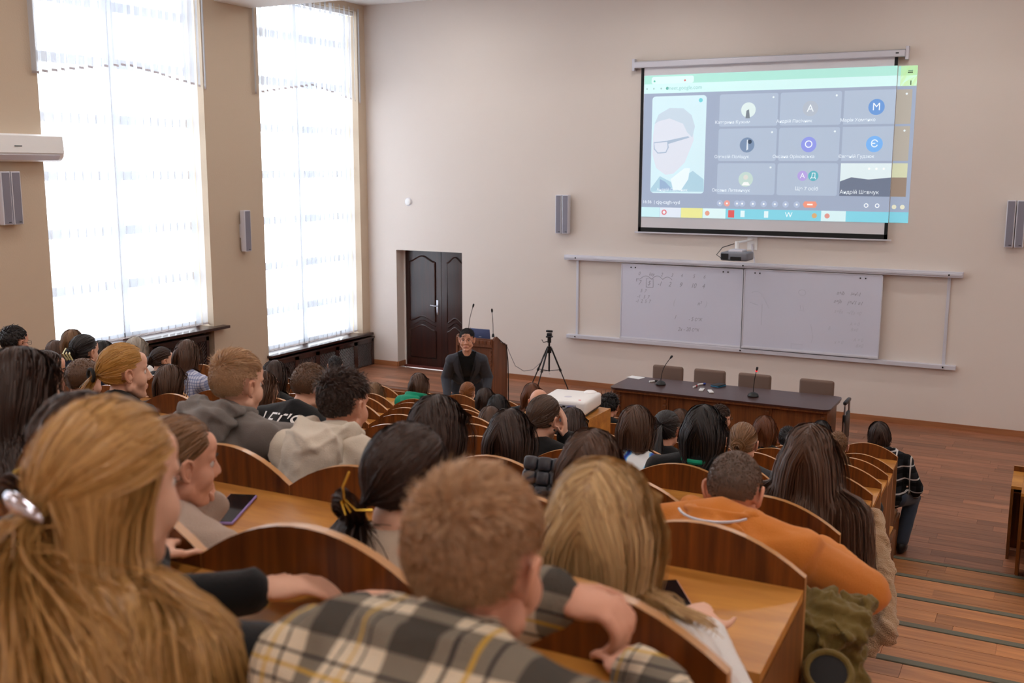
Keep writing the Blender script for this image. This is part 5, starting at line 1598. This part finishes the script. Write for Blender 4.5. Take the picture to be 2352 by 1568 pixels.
# ---- tier 8
person('person with light brown tied hair in a pale beige top, chin on hand', (-1.940, 1.880, 2.760), 8, ('tied', 2200, dict(tie=(0, -.10, -.03), r=.0018, S=10, front=.56, bun=((0, -.118, -.04), .034, 60))), 'lightbrown', 'sweater', 'taupe',
       hy=-.42, hp=.12, vox=.0075, elR_w=(-1.985, 1.94, 2.52), wrR_w=(-1.985, 2.03, 2.595), handR=((-.15, -.02, 1), (-.6, -.8, 0), 1, .85), elL_w=(-2.22, 1.96, 2.54), wrL_w=(-2.30, 2.12, 2.56), face=True, skin='skin2', legs='jeans')
person('person with dark hair in a low bun with a golden hair claw, beige sweater', (-1.240, 1.860, 2.818), 8, ('tied', 4160, dict(tie=(-.03, -.104, -.052), r=.0014, S=14, tail=.17, vol=.07, wave=.004, low=-.6, spread=.03, bun=((-.034, -.122, -.045), .044, 130))), 'dark', 'sweater', 'beige',
       s=1.06, hp=.16, hy=-.05, hr=.08, vox=.008, fold=(.004, 24), legs='black')
person('person with long straight straw-blond hair and a centre parting, white top', (-0.680, 1.640, 2.873), 8, ('long', 5750, dict(L=.56, r=.0014, S=15, vol=.10, wave=.004, part=.06, back=.2, side_out=.55, front=.5)), 'blond2', 'sweater', 'white', s=1.05, hp=.12, y0=1.64, legs='cream', hy=.0)
person('person with thick long dark brown hair beside the ponytail row', (-2.480, 1.850, 2.889), 8, ('long', 3840, dict(L=.55, r=.0014, S=13, vol=.13, wave=.006, side_out=.45)), 'dark', 'sweater', 'black', s=1.08, hy=-.1, legs='black')
# ---- tier 7
person('person with faded light brown hair in a dark grey hoodie', (-2.630, 2.850, 2.714), 7, ('short', 4200, dict(top=.042, side=.006, comb=(.1, .9, .35), r=.0013, mess=.32, fade=.22)), 'ash', 'hoodie', 'grey',
       s=1.05, hy=-.12, hp=.1, w=1.05, vox=.0075, cvox=.011, sleeveR=.62, elR_w=(-2.42, 2.98, 2.50), wrR_w=(-2.36, 3.16, 2.40), handR=((.3, .7, -.4), (-.2, -.2, -1), -1, .9), fold=(.008, 20), hood=1.15, nb=(0, -.02, .03), face=True, legs='jeans')
person('person with tousled dark brown hair in a cream hoodie', (-2.160, 2.860, 2.688), 7, ('short', 4200, dict(top=.048, side=.011, comb=(.5, .55, .2), r=.0014, mess=.75, fade=.15)), 'dark', 'hoodie', 'cream',
       s=1.0, hy=-.06, hp=.12, w=1.05, vox=.0075, cvox=.011, fold=(.009, 18), hood=1.2, nb=(0, -.02, .03), skin='skin2', legs='jeans')
person('person with very long smooth dark hair in the row of the hoodies', (-1.740, 2.800, 2.653), 7, ('long', 3840, dict(L=.52, r=.0013, S=13, vol=.08, wave=.003, side_out=.4)), 'dark', 'sweater', 'black', s=1.06, legs='black')
person('person with dark brown hair parted in the middle beside the quilted handbag', (-1.200, 2.800, 2.611), 7, ('long', 3840, dict(L=.46, r=.0013, S=12, vol=.08, wave=.006, part=.05, side_out=.55, back=.15)), 'brown', 'sweater', 'charcoal', s=1.0, hp=.22, legs='black')
person('person with cropped hair in an orange hoodie bending over a desk', (-0.810, 2.970, 2.546), 7, ('short', 5200, dict(top=.007, side=.005, comb=(0, .4, 0), r=.0013, mess=.3, low=-.5)), 'buzz', 'hoodie', 'orange',
       s=1.0, hp=.42, w=1.22, vox=.0075, cvox=.011, y0=2.66, nb=(0, -.09, .085), elR_w=(-.43, 3.0, 2.30), wrR_w=(-.60, 3.24, 2.31), elL_w=(-1.15, 3.0, 2.31), wrL_w=(-.98, 3.25, 2.31), knR_w=(-.47, 2.95, 2.03), anR_w=(-.44, 2.9, 1.61), fold=(.006, 20), hood=.9, hood_up=-.005, t=.034, skin='skin2', legs='cream', shrug=.0)
# ---- tier 6
person('person with a yellow-blond ponytail held by a black band', (-4.050, 3.600, 2.498), 6, ('tied', 3380, dict(tie=(0, -.118, .0), tail=.30, r=.0014, S=16, vol=.06, front=.58, wave=.005)), 'gold', 'sweater', 'black', s=1.18, hy=-.42, hp=.02, vox=.0085, face=True, legs='black')
person('person with clipped hair in a black T-shirt with white lettering on the back', (-3.160, 3.920, 2.446), 6, ('short', 3600, dict(top=.012, side=.005, comb=(0, .5, 0), r=.0014, mess=.3, fade=.3)), 'clipped', 'tee', 'black',
       s=1.02, hy=-.15, hp=.35, w=1.12, y0=3.66, nb=(0, -.06, .045), fold=(.003, 18), legs='jeans')
person('person with long straight dark brown hair, sleek over both shoulders', (-1.960, 3.720, 2.394), 6, ('long', 2880, dict(L=.42, r=.0015, S=11, vol=.06, wave=.002, side_out=.45, back=.2)), 'dark', 'sweater', 'black', hp=.2, s=1.05)
person('person with long chestnut-tipped brown hair at the aisle end of the rows', (-0.740, 3.700, 2.483), 6, ('long', 3200, dict(L=.60, r=.0015, S=13, vol=.10, wave=.004, inward=-.5, side_out=.45)), 'brown', 'sweater', 'black', s=1.03, w=.88, elR=(.19, .16, .72), wrR=(.05, .38, .78))
person('person with shaved brown hair behind the blond ponytail', (-4.443, 3.680, 2.398), 6, ('short', 1500, dict(top=.006, side=.005, comb=(0, .4, 0), r=.002, mess=.3)), 'clipped', 'sweater', 'charcoal', hp=.2, vox=.0105)
person('person with dark hair looking across with the face in profile', (-4.948, 3.860, 2.374), 6, ('long', 1690, dict(L=.42, r=.0020, S=10, vol=.07)), 'dark', 'sweater', 'black', hy=-.75, dx=-.12, vox=.0085, face=True, skin='skin2')
# ---- tier 5
person('person with gold-ended ponytail and a crystal hair tie, cheek on hand', (-2.320, 4.780, 2.213), 5, ('tied', 1950, dict(tie=(-.01, -.112, -.035), tail=.24, r=.0016, S=14, vol=.05)), 'ombre', 'sweater', 'black',
       hy=-.25, hp=.12, hr=.06, vox=.0075, elR_w=(-2.16, 4.98, 2.02), wrR_w=(-2.235, 4.84, 2.11), handR=((.05, -.05, 1), (-1, -.2, 0), 1, .15))
person('person with long brown hair in a white top with blue swirls', (-1.856, 4.900, 2.185), 5, ('long', 2560, dict(L=.33, r=.0015, S=11, vol=.05, wave=.005, side_out=.4)), 'brown', 'sweater', 'swirl', s=1.04, hp=.1)
person('person with long black hair in a black jacket with a green collar', (-1.415, 4.620, 2.287), 5, ('long', 2720, dict(L=.46, r=.0015, S=12, vol=.07, wave=.003, side_out=.45)), 'black', 'jacket', 'black', s=1.08, w=1.1)
person('person behind the grey hoodie raising a hand with dark nails', (-4.251, 4.820, 2.163), 5, ('long', 1300, dict(L=.36, vol=.06, r=.0020, S=10)), 'brown', 'sweater', 'black', hy=-.3, vox=.0075, elR_w=(-4.02, 5.06, 2.03), wrR_w=(-4.02, 5.03, 2.14), handR=((-.2, 0, 1), (-1, -.3, 0), 1, .9), nails=True, face=True)
# ---- the lecturer
FWD = V3([.506, -.863, 0])
LH = V3([-6.06, 10.40, 1.517])
LO = LH - FWD * .34
LYAW = math.atan2(-FWD[0], FWD[1])
lect = person('person in glasses and a dark grey blazer leaning on the front desk', tuple(LH), 0, ('short', 4200, dict(top=.044, side=.018, comb=(1.2, 1.0, -.2), r=.0016, mess=.12, front=.40, fade=.1, vol=.4, S2=7)), 'black', 'tee', 'black',
              s=1.08, yaw=LYAW, dx=LO[0] - LH[0], y0=LO[1], z0=0.0, hip=(0, -.02, .92), hp=-.05, hy=-.12, w=1.04, bulk=1.2, shrug=-.015, nb=(0, -.01, -.045), sleeveL=.12, sleeveR=.12, t=.008, vox=.0055, dec=.6, elL=(-.245, .16, 1.03), wrL=(-.23, .36, .83), elR=(.245, .14, 1.03), wrR=(.23, .36, .83),
              knL=(-.12, .05, .50), knR=(.12, .0, .50), anL=(-.13, .0, .09), anR=(.13, -.06, .09), fold=(.0, 20), face=True, lecturer=True, shoes=True, legs='suit', skin='skin2', neck=1.12)
# ---- the boy at the front aisle corner
person('person with dark bowl-cut hair in a black and white checked shirt at the aisle', (-1.340, 9.720, 1.107), 0, ('long', 900, dict(L=.19, r=.003, S=8, vol=.09, wave=.004, lenvar=.1, side_out=.5, front=.45)), 'dark', 'shirt', 'plaidbw',
       s=1.1, dx=.12, y0=9.66, nb=(.08, 0, 0), hr=-.1, hy=.2, vox=.0085, knR=(.17, .34, .50), anR=(.12, .16, .09), knL=(-.1, .36, .5), fold=(.003, 24), shoes=True, legs='jeans', elR=(.23, .02, .68), wrR=(.20, .20, .56), w=.95)

# ---- the rest of the audience
generic('person with black hair under the projector, parted in the middle', (-2.600, 5.750, 1.920), 4, 'long', 'dark', 'black', 3)
generic('person with smooth black hair gathered high behind the swirl top', (-2.040, 5.900, 1.931), 4, 'pony', 'black', 'black', 0)
generic('person with brown hair pinned up in a round bun', (-1.530, 5.750, 1.949), 4, 'bun', 'lightbrown', 'charcoal', 0)
generic('person with long dark hair in profile near the radiator cover', (-4.988, 5.800, 2.000), 4, 'long', 'dark', 'black', 0)
generic('person with long brown hair in a blue pinstriped shirt', (-5.839, 5.800, 2.084), 4, 'long', 'brown', 'stripes', 0)
generic('person with light brown hair near the tall window, in a dark coat', (-7.353, 6.000, 2.024), 4, 'bob', 'lightbrown', 'navy', 1)
generic('person with black hair beside the person with the hair clip', (-6.641, 5.700, 2.028), 4, 'bob', 'black', 'black', 0)
generic('person with a brown bob streaked with lighter locks', (-4.910, 4.720, 2.156), 5, 'bob', 'brown', 'charcoal', 0)
generic('person with black hair tied back by a pale yellow clip', (-5.769, 4.800, 2.266), 5, 'bun', 'black', 'navy', 0, clip=True)
generic('person with short black hair and glasses by the side wall', (-6.448, 4.780, 2.279), 5, 'short', 'black', 'black', 0, glasses=True)
generic('person with brown hair sitting low at the aisle end', (-1.190, 6.750, 1.605), 3, 'long', 'lightbrown', 'black', 0)
generic('person with light brown hair in front of the sleek dark-haired person', (-3.730, 6.750, 1.600), 3, 'bob', 'brown', 'black', 3)
generic('person with dark hair drawn back, face towards the lectern', (-6.994, 6.640, 1.800), 3, 'bun', 'dark', 'black', 2)
generic('person with grey-blond short hair below the window sill', (-7.645, 6.950, 1.803), 3, 'bob', 'grey', 'white', 0)
generic('person with brown hair half hidden near the side wall', (-8.503, 6.750, 1.731), 3, 'bob', 'brown', 'black', 0)
generic('person with brown hair almost hidden beside the black-haired person', (-2.530, 7.750, 1.396), 2, 'bob', 'brown', 'grey', 0)
generic('person with honey brown hair beside an empty arched backrest', (-1.900, 7.750, 1.529), 2, 'bob', 'chestnut', 'black', 0)
generic('bald person in front of the crystal hair tie', (-3.810, 7.750, 1.541), 2, 'bald', 'brown', 'grey', 0)
generic('person with black hair parted on top, in front of the lectern', (-4.210, 7.750, 1.453), 2, 'long', 'black', 'black', 0)
generic('person with fine brown hair before the long table, near the projector', (-2.900, 8.750, 1.267), 1, 'bob', 'brown', 'beige', 0)
generic('person with short black hair and a dark collar in front of the table end', (-1.940, 8.750, 1.213), 1, 'short', 'black', 'black', 0)
generic('person with short fair brown hair at the aisle end', (-1.520, 8.700, 1.228), 1, 'short', 'lightbrown', 'grey', 0)
generic('person with dark reddish brown hair beside the bald person', (-4.380, 8.750, 1.355), 1, 'long', 'chestnut', 'black', 0)
generic('person with curly black hair behind the projector', (-3.580, 8.750, 1.329), 1, 'curly', 'black', 'black', 0)
generic('person with brown hair in a bright green hoodie', (-5.660, 8.750, 1.332), 1, 'long', 'brown', 'green', 0, 'hoodie')
generic('person with long light brown hair, low in the seat', (-6.170, 8.700, 1.193), 1, 'long', 'lightbrown', 'black', 0)
generic('person with dark hair and glasses seen behind the black-haired person', (-2.530, 8.750, 1.339), 1, 'short', 'dark', 'black', 2, glasses=True)
generic('person with black hair at the table end', (-1.860, 9.750, 1.065), 0, 'bob', 'black', 'black', 0)
generic('person with copper hair in a loose bun, in front of the lecturer', (-5.670, 9.750, 1.051), 0, 'bun', 'copper', 'beige', 0)
generic('person with dark brown hair between copper bun and lectern', (-4.919, 8.800, 1.244), 1, 'bob', 'dark', 'black', 0)
generic('person with short black hair below the radiator cover', (-7.470, 9.750, 1.186), 0, 'short', 'black', 'black', 1)

# ================================================================== people: building them
# coats left on the benches
def coat(prims, vox): return blob(prims, vox, 3)
sh_top, sh_bot = V3([-.72, 5.35, 1.76]), V3([-.60, 4.95, 1.36])
sherpa_t = coat([C_((-.74, 5.42, 1.74), .05, (-.66, 5.22, 1.55), .06), C_((-.66, 5.22, 1.55), .06, (-.60, 5.02, 1.30), .065), C_((-.75, 5.30, 1.66), .06, (-.72, 5.10, 1.35), .07), C_((-.72, 5.1, 1.35), .06, (-.66, 4.98, 1.22), .05), C_((-.80, 5.45, 1.7), .06, (-.80, 5.1, 1.5), .07)], .012)
olive_t = coat([E_((-.50, 2.70, 2.31), (.15, .12, .085)), E_((-.42, 2.78, 2.32), (.07, .09, .06)), E_((-.50, 2.64, 2.18), (.12, .10, .12)), E_((-.56, 2.62, 2.04), (.13, .10, .12)), C_((-.42, 2.72, 2.28), .05, (-.38, 2.64, 2.12), .045)], .009)
run_blobs()
fs = [0]
def child(name, me, m, par, shared=False, loc=None):
    o = link(name, me, par, loc)
    if not me.materials: me.materials.append(None)
    if shared: o.material_slots[0].link = 'OBJECT'; o.material_slots[0].material = m
    else: me.materials[0] = m
    return o
def paint_lips(me, M):
    me.materials.append(MT['lips'])
    c = np.empty(len(me.polygons) * 3); me.polygons.foreach_get('center', c)
    q = apply(inverse(M), c.reshape(-1, 3))
    d = (((q - V3([0, .094, -.067])) / V3([.022, .02, .009])) ** 2).sum(1) < 1
    me.polygons.foreach_set('material_index', d.astype(np.int32))
def sockets(me, M):
    v = verts(me); q = apply(inverse(M), v)
    for x in (-1, 1):
        d = np.sqrt((((q - V3([x * .031, .083, .001])) / V3([.021, .03, .014])) ** 2).sum(1))
        q[:, 1] -= .011 * np.exp(-(d ** 2) * 1.6)
    set_verts(me, apply(M, q))
def eyes(par, M, brow=True, bm='brow'):
    s = np.linalg.norm(M[:, 0])
    R4 = Matrix([list(M[i]) for i in range(3)] + [[0, 0, 0, 1]])
    for x in (-1, 1):
        b = MB().ball((x * .031, .0675, .0), .0112, 12, 10, 0, R4).ball((x * .031, .0750, .0), (.0062, .0042, .0062), 10, 8, 1, R4)
        b.build('eye', [MT['eye'], MT['iris']], par, True)
        b = MB().tube([R4 @ Vector((x * .0155, .0905, .0195)), R4 @ Vector((x * .03, .0865, .0245)), R4 @ Vector((x * .047, .075, .021))], [.0022 * s, .0032 * s, .0018 * s], 6)
        b.build('eyebrow', MT[bm], par, True)
        b = MB().tube([R4 @ Vector((x * (.031 - .013), .079, .0015)), R4 @ Vector((x * .031, .0835, .0075)), R4 @ Vector((x * (.031 + .0145), .0745, .002))], .0016 * s, 6)
        b.build('eyelid', MT['skin2'], par, True)
def spectacles(par, M, m=None):
    R4 = Matrix([list(M[i]) for i in range(3)] + [[0, 0, 0, 1]])
    b = MB()
    for x in (-1, 1):
        pts = [(x * (.034 + .0265 * math.copysign(abs(math.cos(a)) ** .55, math.cos(a))), .099 - .012 * max(0, math.cos(a)), -.002 + .0135 * math.copysign(abs(math.sin(a)) ** .6, math.sin(a))) for a in [2 * PI * i / 20 for i in range(20)]]
        b.tube([R4 @ Vector(p) for p in pts], .0013, 5, close=True)
        b.tube([R4 @ Vector(p) for p in ((x * .060, .087, .004), (x * .078, .05, .006), (x * .081, .0, .006), (x * .08, -.012, -.006))], .0016, 5)
    b.tube([R4 @ Vector(p) for p in ((-.009, .099, .002), (0, .101, .004), (.009, .099, .002))], .0014, 5)
    b.build('glasses', m or MT['black'], par, True)
SK = ('skin', 'skin2')
for i, f in enumerate(FIG):
    o = f['o']
    if 'gen' in f:
        g = f['gen']; k = f['k']
        org = V3([f['H'][0], f['H'][1] - g['h'][1], tier_z(k)])
        dz = f['H'][2] - tier_z(k) - g['h'][2]
        t = thing('person', f['label'], 'person', tuple(org))
        sk = MT[SK[i % 2]]
        child('body', MESH[g['body']], sk, t, True, (0, 0, dz)); child('sweater' if f['top'] != 'hoodie' else 'hoodie', MESH[g['cloth']], K[f['tm']], t, True, (0, 0, dz)); child('trousers', MESH[g['legs']], K[('jeans', 'black', 'navy')[i % 3]], t, True, (0, 0, dz))
        if g['hood'] is not None: child('hood', MESH[g['hood']], K[f['tm']], t, True, (0, 0, dz))
        st = f['style']
        if st in ('short', 'bald', 'bun', 'curly', 'pony'):
            if 'ear' not in g: g['ear'] = [ear_mesh(g['M'], x) for x in (-1, 1)]
            for e_ in g['ear']: link('ear', e_, t, (0, 0, dz))
        if st != 'bald':
            if st not in g['hair']:
                spec = {'long': ('long', 2400, dict(L=.40, r=.0018, S=10, vol=.06, wave=.003)), 'bob': ('long', 2200, dict(L=.27, r=.0018, S=9, vol=.07, wave=.003, lenvar=.08)), 'bun': ('tied', 1800, dict(tie=(0, -.10, .0), r=.0018, S=9, bun=((0, -.118, .002), .040, 80))),
                        'pony': ('tied', 1800, dict(tie=(0, -.095, .045), tail=.34, r=.0018, S=13, vol=.06, spread=.03)), 'short': ('short', 1500, dict(top=.030, side=.012, comb=(.2, .7, .1), r=.0024)), 'curly': ('short', 1300, dict(top=.055, side=.035, comb=(0, 0, 0), r=.003, mess=1.2, fade=-.3, S2=6))}[st]
                g['hair'][st] = make_hair(spec, g['M'], g['J'], g['o'], 100 + len(g['hair'])), g['h'][2]
            hm_, hz_ = g['hair'][st]; child('hair', hm_, H_[f['hm']], t, True, (0, 0, dz + g['h'][2] - hz_))
        if o.get('glasses'):
            spectacles(t, g['M']); [setattr(c, 'location', (0, 0, dz)) for c in t.children if c.name.startswith('glasses')]
        if o.get('clip'):
            R4 = Matrix([list(g['M'][r]) for r in range(3)] + [[0, 0, 0, 1]])
            b = MB()
            for a in (-.6, 0, .6): b.tube([R4 @ Vector((.04 * math.sin(a) - .02, -.12, .03)), R4 @ Vector((.05 * math.sin(a), -.158, .0)), R4 @ Vector((.04 * math.sin(a) + .01, -.135, -.04))], .006, 6)
            link('hair_clip', b.mesh('hair_clip', plain('pale_yellow_plastic', rgb(226, 220, 170), .3), True), t, (0, 0, dz))
        continue
    t = thing('person', f['label'], 'person', tuple(f['org']), f['yaw'])
    M, J = f['M'], f['J']
    body = MESH[f['body']]
    if o.get('face'): sockets(body, M)
    ob = child('body', body, MT[o.get('skin', 'skin')], t)
    if o.get('face'): paint_lips(body, M); eyes(t, M, bm='brow')
    cm = MESH[f['cloth']]
    if o.get('fold'): folds(cm, o['fold'][0], o['fold'][1], 40 + i)
    else: folds(cm, .003, 22, 40 + i)
    nm = {'hoodie': 'hoodie', 'shirt': 'shirt', 'tee': 'tshirt', 'jacket': 'jacket'}.get(f['top'], 'sweater')
    f['clo'] = child(nm, cm, K[f['tm']], t)
    if 'hood' in f: folds(MESH[f['hood']], .012, 34, 70 + i, -.012); child('hood', MESH[f['hood']], K[f['tm']], t)
    if f['hair'][0] in ('short', 'tied'):
        for x in (-1, 1): link('ear', ear_mesh(M, x), t)
    child('trousers', MESH[f['legs']], K[o.get('legs', ('jeans', 'black', 'navy')[i % 3])], t)
    for q in f.get('shoes', ()): child('shoe', MESH[q], MT['black'], t)
    f['hob'] = child('hair', make_hair(f['hair'], M, J, o, 500 + i), H_[f['hm']], t)
    f['root'] = t
def fig(word): return next(f for f in FIG if word in f['label'])
def M4(f): return Matrix([list(f['M'][r]) for r in range(3)] + [[0, 0, 0, 1]])

# hair pieces
f = fig('silver clip'); R4 = M4(f)
b = MB().ball((0, 0, 0), (.036, .010, .014), 16, 10)
o = link('hair_clip', b.mesh('hair_clip', plain('polished_silver', rgb(214, 214, 226), .12, 1.0), True), f['root'])
o.matrix_local = R4 @ Matrix.Translation((-.005, -.132, .004)) @ Matrix.Rotation(.35, 4, 'Y')
f = fig('golden hair claw'); R4 = M4(f); b = MB()
gold = plain('gold_metal', rgb(206, 168, 70), .2, 1.0)
b.tube([R4 @ Vector(p) for p in ((-.022, -.165, .03), (-.024, -.176, .0), (-.02, -.172, -.03), (-.01, -.16, -.05))], .0028, 6)
b.tube([R4 @ Vector(p) for p in ((-.018, -.172, -.025), (.01, -.168, -.04), (.035, -.15, -.035))], .0028, 6)
b.tube([R4 @ Vector(p) for p in ((-.028, -.17, -.03), (-.014, -.168, -.055))], .0028, 6)
link('hair_claw', b.mesh('hair_claw', gold, True), f['root'])
f = fig('ponytail held'); R4 = M4(f)
link('hair_band', MB().tube([R4 @ Vector((.026 * math.cos(a), -.138 + .004 * math.cos(a), .0 + .026 * math.sin(a))) for a in [2 * PI * i / 14 for i in range(14)]], .0085, 8, close=True).mesh('hair_band', MT['black_matt'], True), f['root'])
f = fig('yellow hair tie'); R4 = M4(f)
link('hair_tie', MB().tube([R4 @ Vector((.03 * math.cos(a), -.12, -.055 + .03 * math.sin(a))) for a in [2 * PI * i / 14 for i in range(14)]], .006, 6, close=True).mesh('hair_tie', plain('yellow_elastic', rgb(196, 160, 60), .6), True), f['root'])
f = fig('crystal hair tie'); R4 = M4(f); b = MB()
for i in range(16):
    a = i * 2.4; r_ = .024 * math.sqrt((i + .5) / 16)
    b.ball(R4 @ Vector((-.01 + r_ * math.cos(a), -.142 - .004 * (i % 3), -.036 + r_ * math.sin(a))), .006, 6, 5)
link('crystal_hair_tie', b.mesh('crystal_hair_tie', plain('crystal', rgb(226, 226, 236), .05, .6)), f['root'])
link('earring', MB().ball(R4 @ Vector((.083, -.008, -.045)), .006, 8, 6).mesh('earring', MT['iris'], True), f['root'])
f = fig('in a black jacket with')
link('collar', MB().tube([Vector(f['J']['nb'] + V3([.082 * math.sin(a), -.072 * math.cos(a), .02])) for a in [math.radians(q) for q in range(-80, 81, 16)]], .012, 8).mesh('collar', K['green'], True), f['root'])
f = fig('orange hoodie')
link('cord', MB().tube([Vector(f['J']['nb'] + V3([.112 * math.sin(a), -.138 * math.cos(a) - .01, .052])) for a in [math.radians(q) for q in range(-60, 61, 12)]], .004, 6).mesh('cord', MT['alu'], True), f['root'])

# lettering on the back of the black T-shirt: laid onto the cloth
f = fig('white lettering')
cm = MESH[f['cloth']]
bvh = BVHTree.FromPolygons([tuple(v) for v in verts(cm)], [tuple(p.vertices) for p in cm.polygons])
def on_back(s, cx, cz, size, slant=0.0):
    v, fc = TX[s]
    J = f['J']; ax = J['ax']
    c = J['chest'] + ax * cz
    pts = []
    for (u, w) in v:
        p = c + V3([u * size + w * size * .2, 0, 0]) + V3([cx, 0, 0]) + ax * (w * size + slant * u * size)
        d = Vector((0, ax[2], -ax[1])).normalized()
        hit = bvh.ray_cast(Vector(p) - d * .5, d)
        q = hit[0] - d * .003 if hit[0] else Vector(p) - d * .12
        pts.append(tuple(q))
    link('lettering', MB().add(pts, fc).mesh('lettering', MT['white']), f['root'])
on_back("LET'S", -.035, .10, .105)
on_back('PLAY', .03, .025, .13)

# the lecturer's blazer and glasses
f = lect; J, o_ = f['J'], f['o']
n0 = len(JOBS); JOBS.clear(); MESH_keep = list(MESH); MESH.clear()
P = trunk(J, o_, .022)
for n in 'LR':
    P += arm_prims(J, n, .026, .96)

P.append(C_(J['hip'] + V3([0, 0, .02]), .185, J['hip'] + V3([0, 0, -.14]), .19))
for a in range(40, 321, 20):
    w = math.radians(a); P.append(E_(J['nb'] + V3([.078 * math.sin(w), .066 * math.cos(w), .012 - .02 * math.cos(w)]), (.022, .022, .028)))
blob(P, .0085, 9); run_blobs()
jm = MESH[0]
folds(jm, .004, 16, 3)
bm_ = bmesh.new(); bm_.from_mesh(jm)
nbz, hz = J['nb'][2], J['hip'][2]
kill = []
for fc in bm_.faces:
    c = fc.calc_center_median()
    u = (c.z - (hz - .02)) / (nbz - hz)
    if c.y > J['hip'][1] + (J['nb'][1] - J['hip'][1]) * max(0, min(1, u)) + .02 and u > -.05 and abs(c.x - .0) < .012 + .085 * max(0, u) ** 1.2 and c.z < nbz + .06: kill.append(fc)
bmesh.ops.delete(bm_, geom=kill, context='FACES')
for v in bm_.verts:            # straighten the cut edge
    if any(e.is_boundary for e in v.link_edges):
        u = max(0, (v.co.z - (hz - .02)) / (nbz - hz)); lim = .012 + .085 * u ** 1.2
        if abs(abs(v.co.x) - lim) < .02: v.co.x = math.copysign(lim, v.co.x); v.co.y += .004
bm_.to_mesh(jm); bm_.free()
jk = child('blazer', jm, K['suit'], f['root'])
for s in (-1, 1):
    pts = [(s * .10, .085, nbz - .005), (s * .115, .135, nbz - .10), (s * .10, .165, nbz - .19), (s * .055, .165, nbz - .30), (s * .02, .15, nbz - .42)]
    base = J['nb'][1]
    b = MB()
    L_, R_ = [], []
    for q, (x, y, z) in enumerate(pts):
        wd = (.02, .045, .05, .03, .006)[q]
        ty = J['hip'][1] + (J['nb'][1] - J['hip'][1]) * (z - hz) / (nbz - hz)
        L_.append((x - s * wd * .2, ty + y + .022, z)); R_.append((x + s * wd, ty + y + .004, z))
    vs = L_ + R_ + [(a, b_ - .008, c) for a, b_, c in L_ + R_]
    n = len(pts)
    b.add(vs, [(q, q + 1, n + q + 1, n + q) for q in range(n - 1)] + [(2 * n + q, 3 * n + q, 3 * n + q + 1, 2 * n + q + 1) for q in range(n - 1)])
    b.build('lapel', K['suit'], jk, True)
spectacles(f['root'], f['M'], plain('spectacle_frame', rgb(70, 30, 34), .3))
MESH[:0] = []
MESH2 = MESH_keep
# coats
def coat_obj(ix, name, m, label, amp, fr, z):
    me = MESH2[ix]
    folds(me, amp, fr, ix, None); folds(me, amp * .6, fr * 2.3, ix + 1, None)
    v = verts(me); c = v.mean(0); c[2] = v[:, 2].min(); set_verts(me, v - c)
    if not me.materials: me.materials.append(m)
    t = thing(name, label, 'coat', tuple(c))
    link('fabric', me, t)
    return t, c
t, c = coat_obj(sherpa_t, 'fleece_coat', K['sherpa'], 'beige sherpa fleece coat hanging out over the bench end', .006, 30, 0)
link('button', MB().ball((.1, -.05, .12), .012, 8, 6).mesh('button', MT['black'], True), t)
t, c = coat_obj(olive_t, 'olive_jacket', K['olive'], 'crumpled olive green jacket on the bench behind the orange hoodie', .010, 42, 0)
c = Vector(c)
pts = [Vector(p) - c for p in ((-.46, 2.66, 2.12), (-.445, 2.57, 2.17), (-.43, 2.49, 2.24), (-.42, 2.445, 2.30))]
sl = link('sleeve', MB().tube(pts, [.05, .062, .06, .058], 18).mesh('sleeve', K['olive'], True), t)
dv = (pts[-1] - pts[-2]).normalized()
link('sleeve_shade_disc', MB().tube([pts[-1] - dv * .004, pts[-1] + dv * .002], [.047, .045], 18).mesh('sleeve_shade_disc', MT['black_matt'], True), sl)  # flat black disc: shade inside the sleeve is put into its colour
link('cuff', MB().tube([pts[-1] + (Matrix.Rotation(a, 3, dv) @ dv.orthogonal().normalized()) * .053 for a in [2 * PI * q / 18 for q in range(18)]], .009, 8, close=True).mesh('cuff', K['olive'], True), sl)
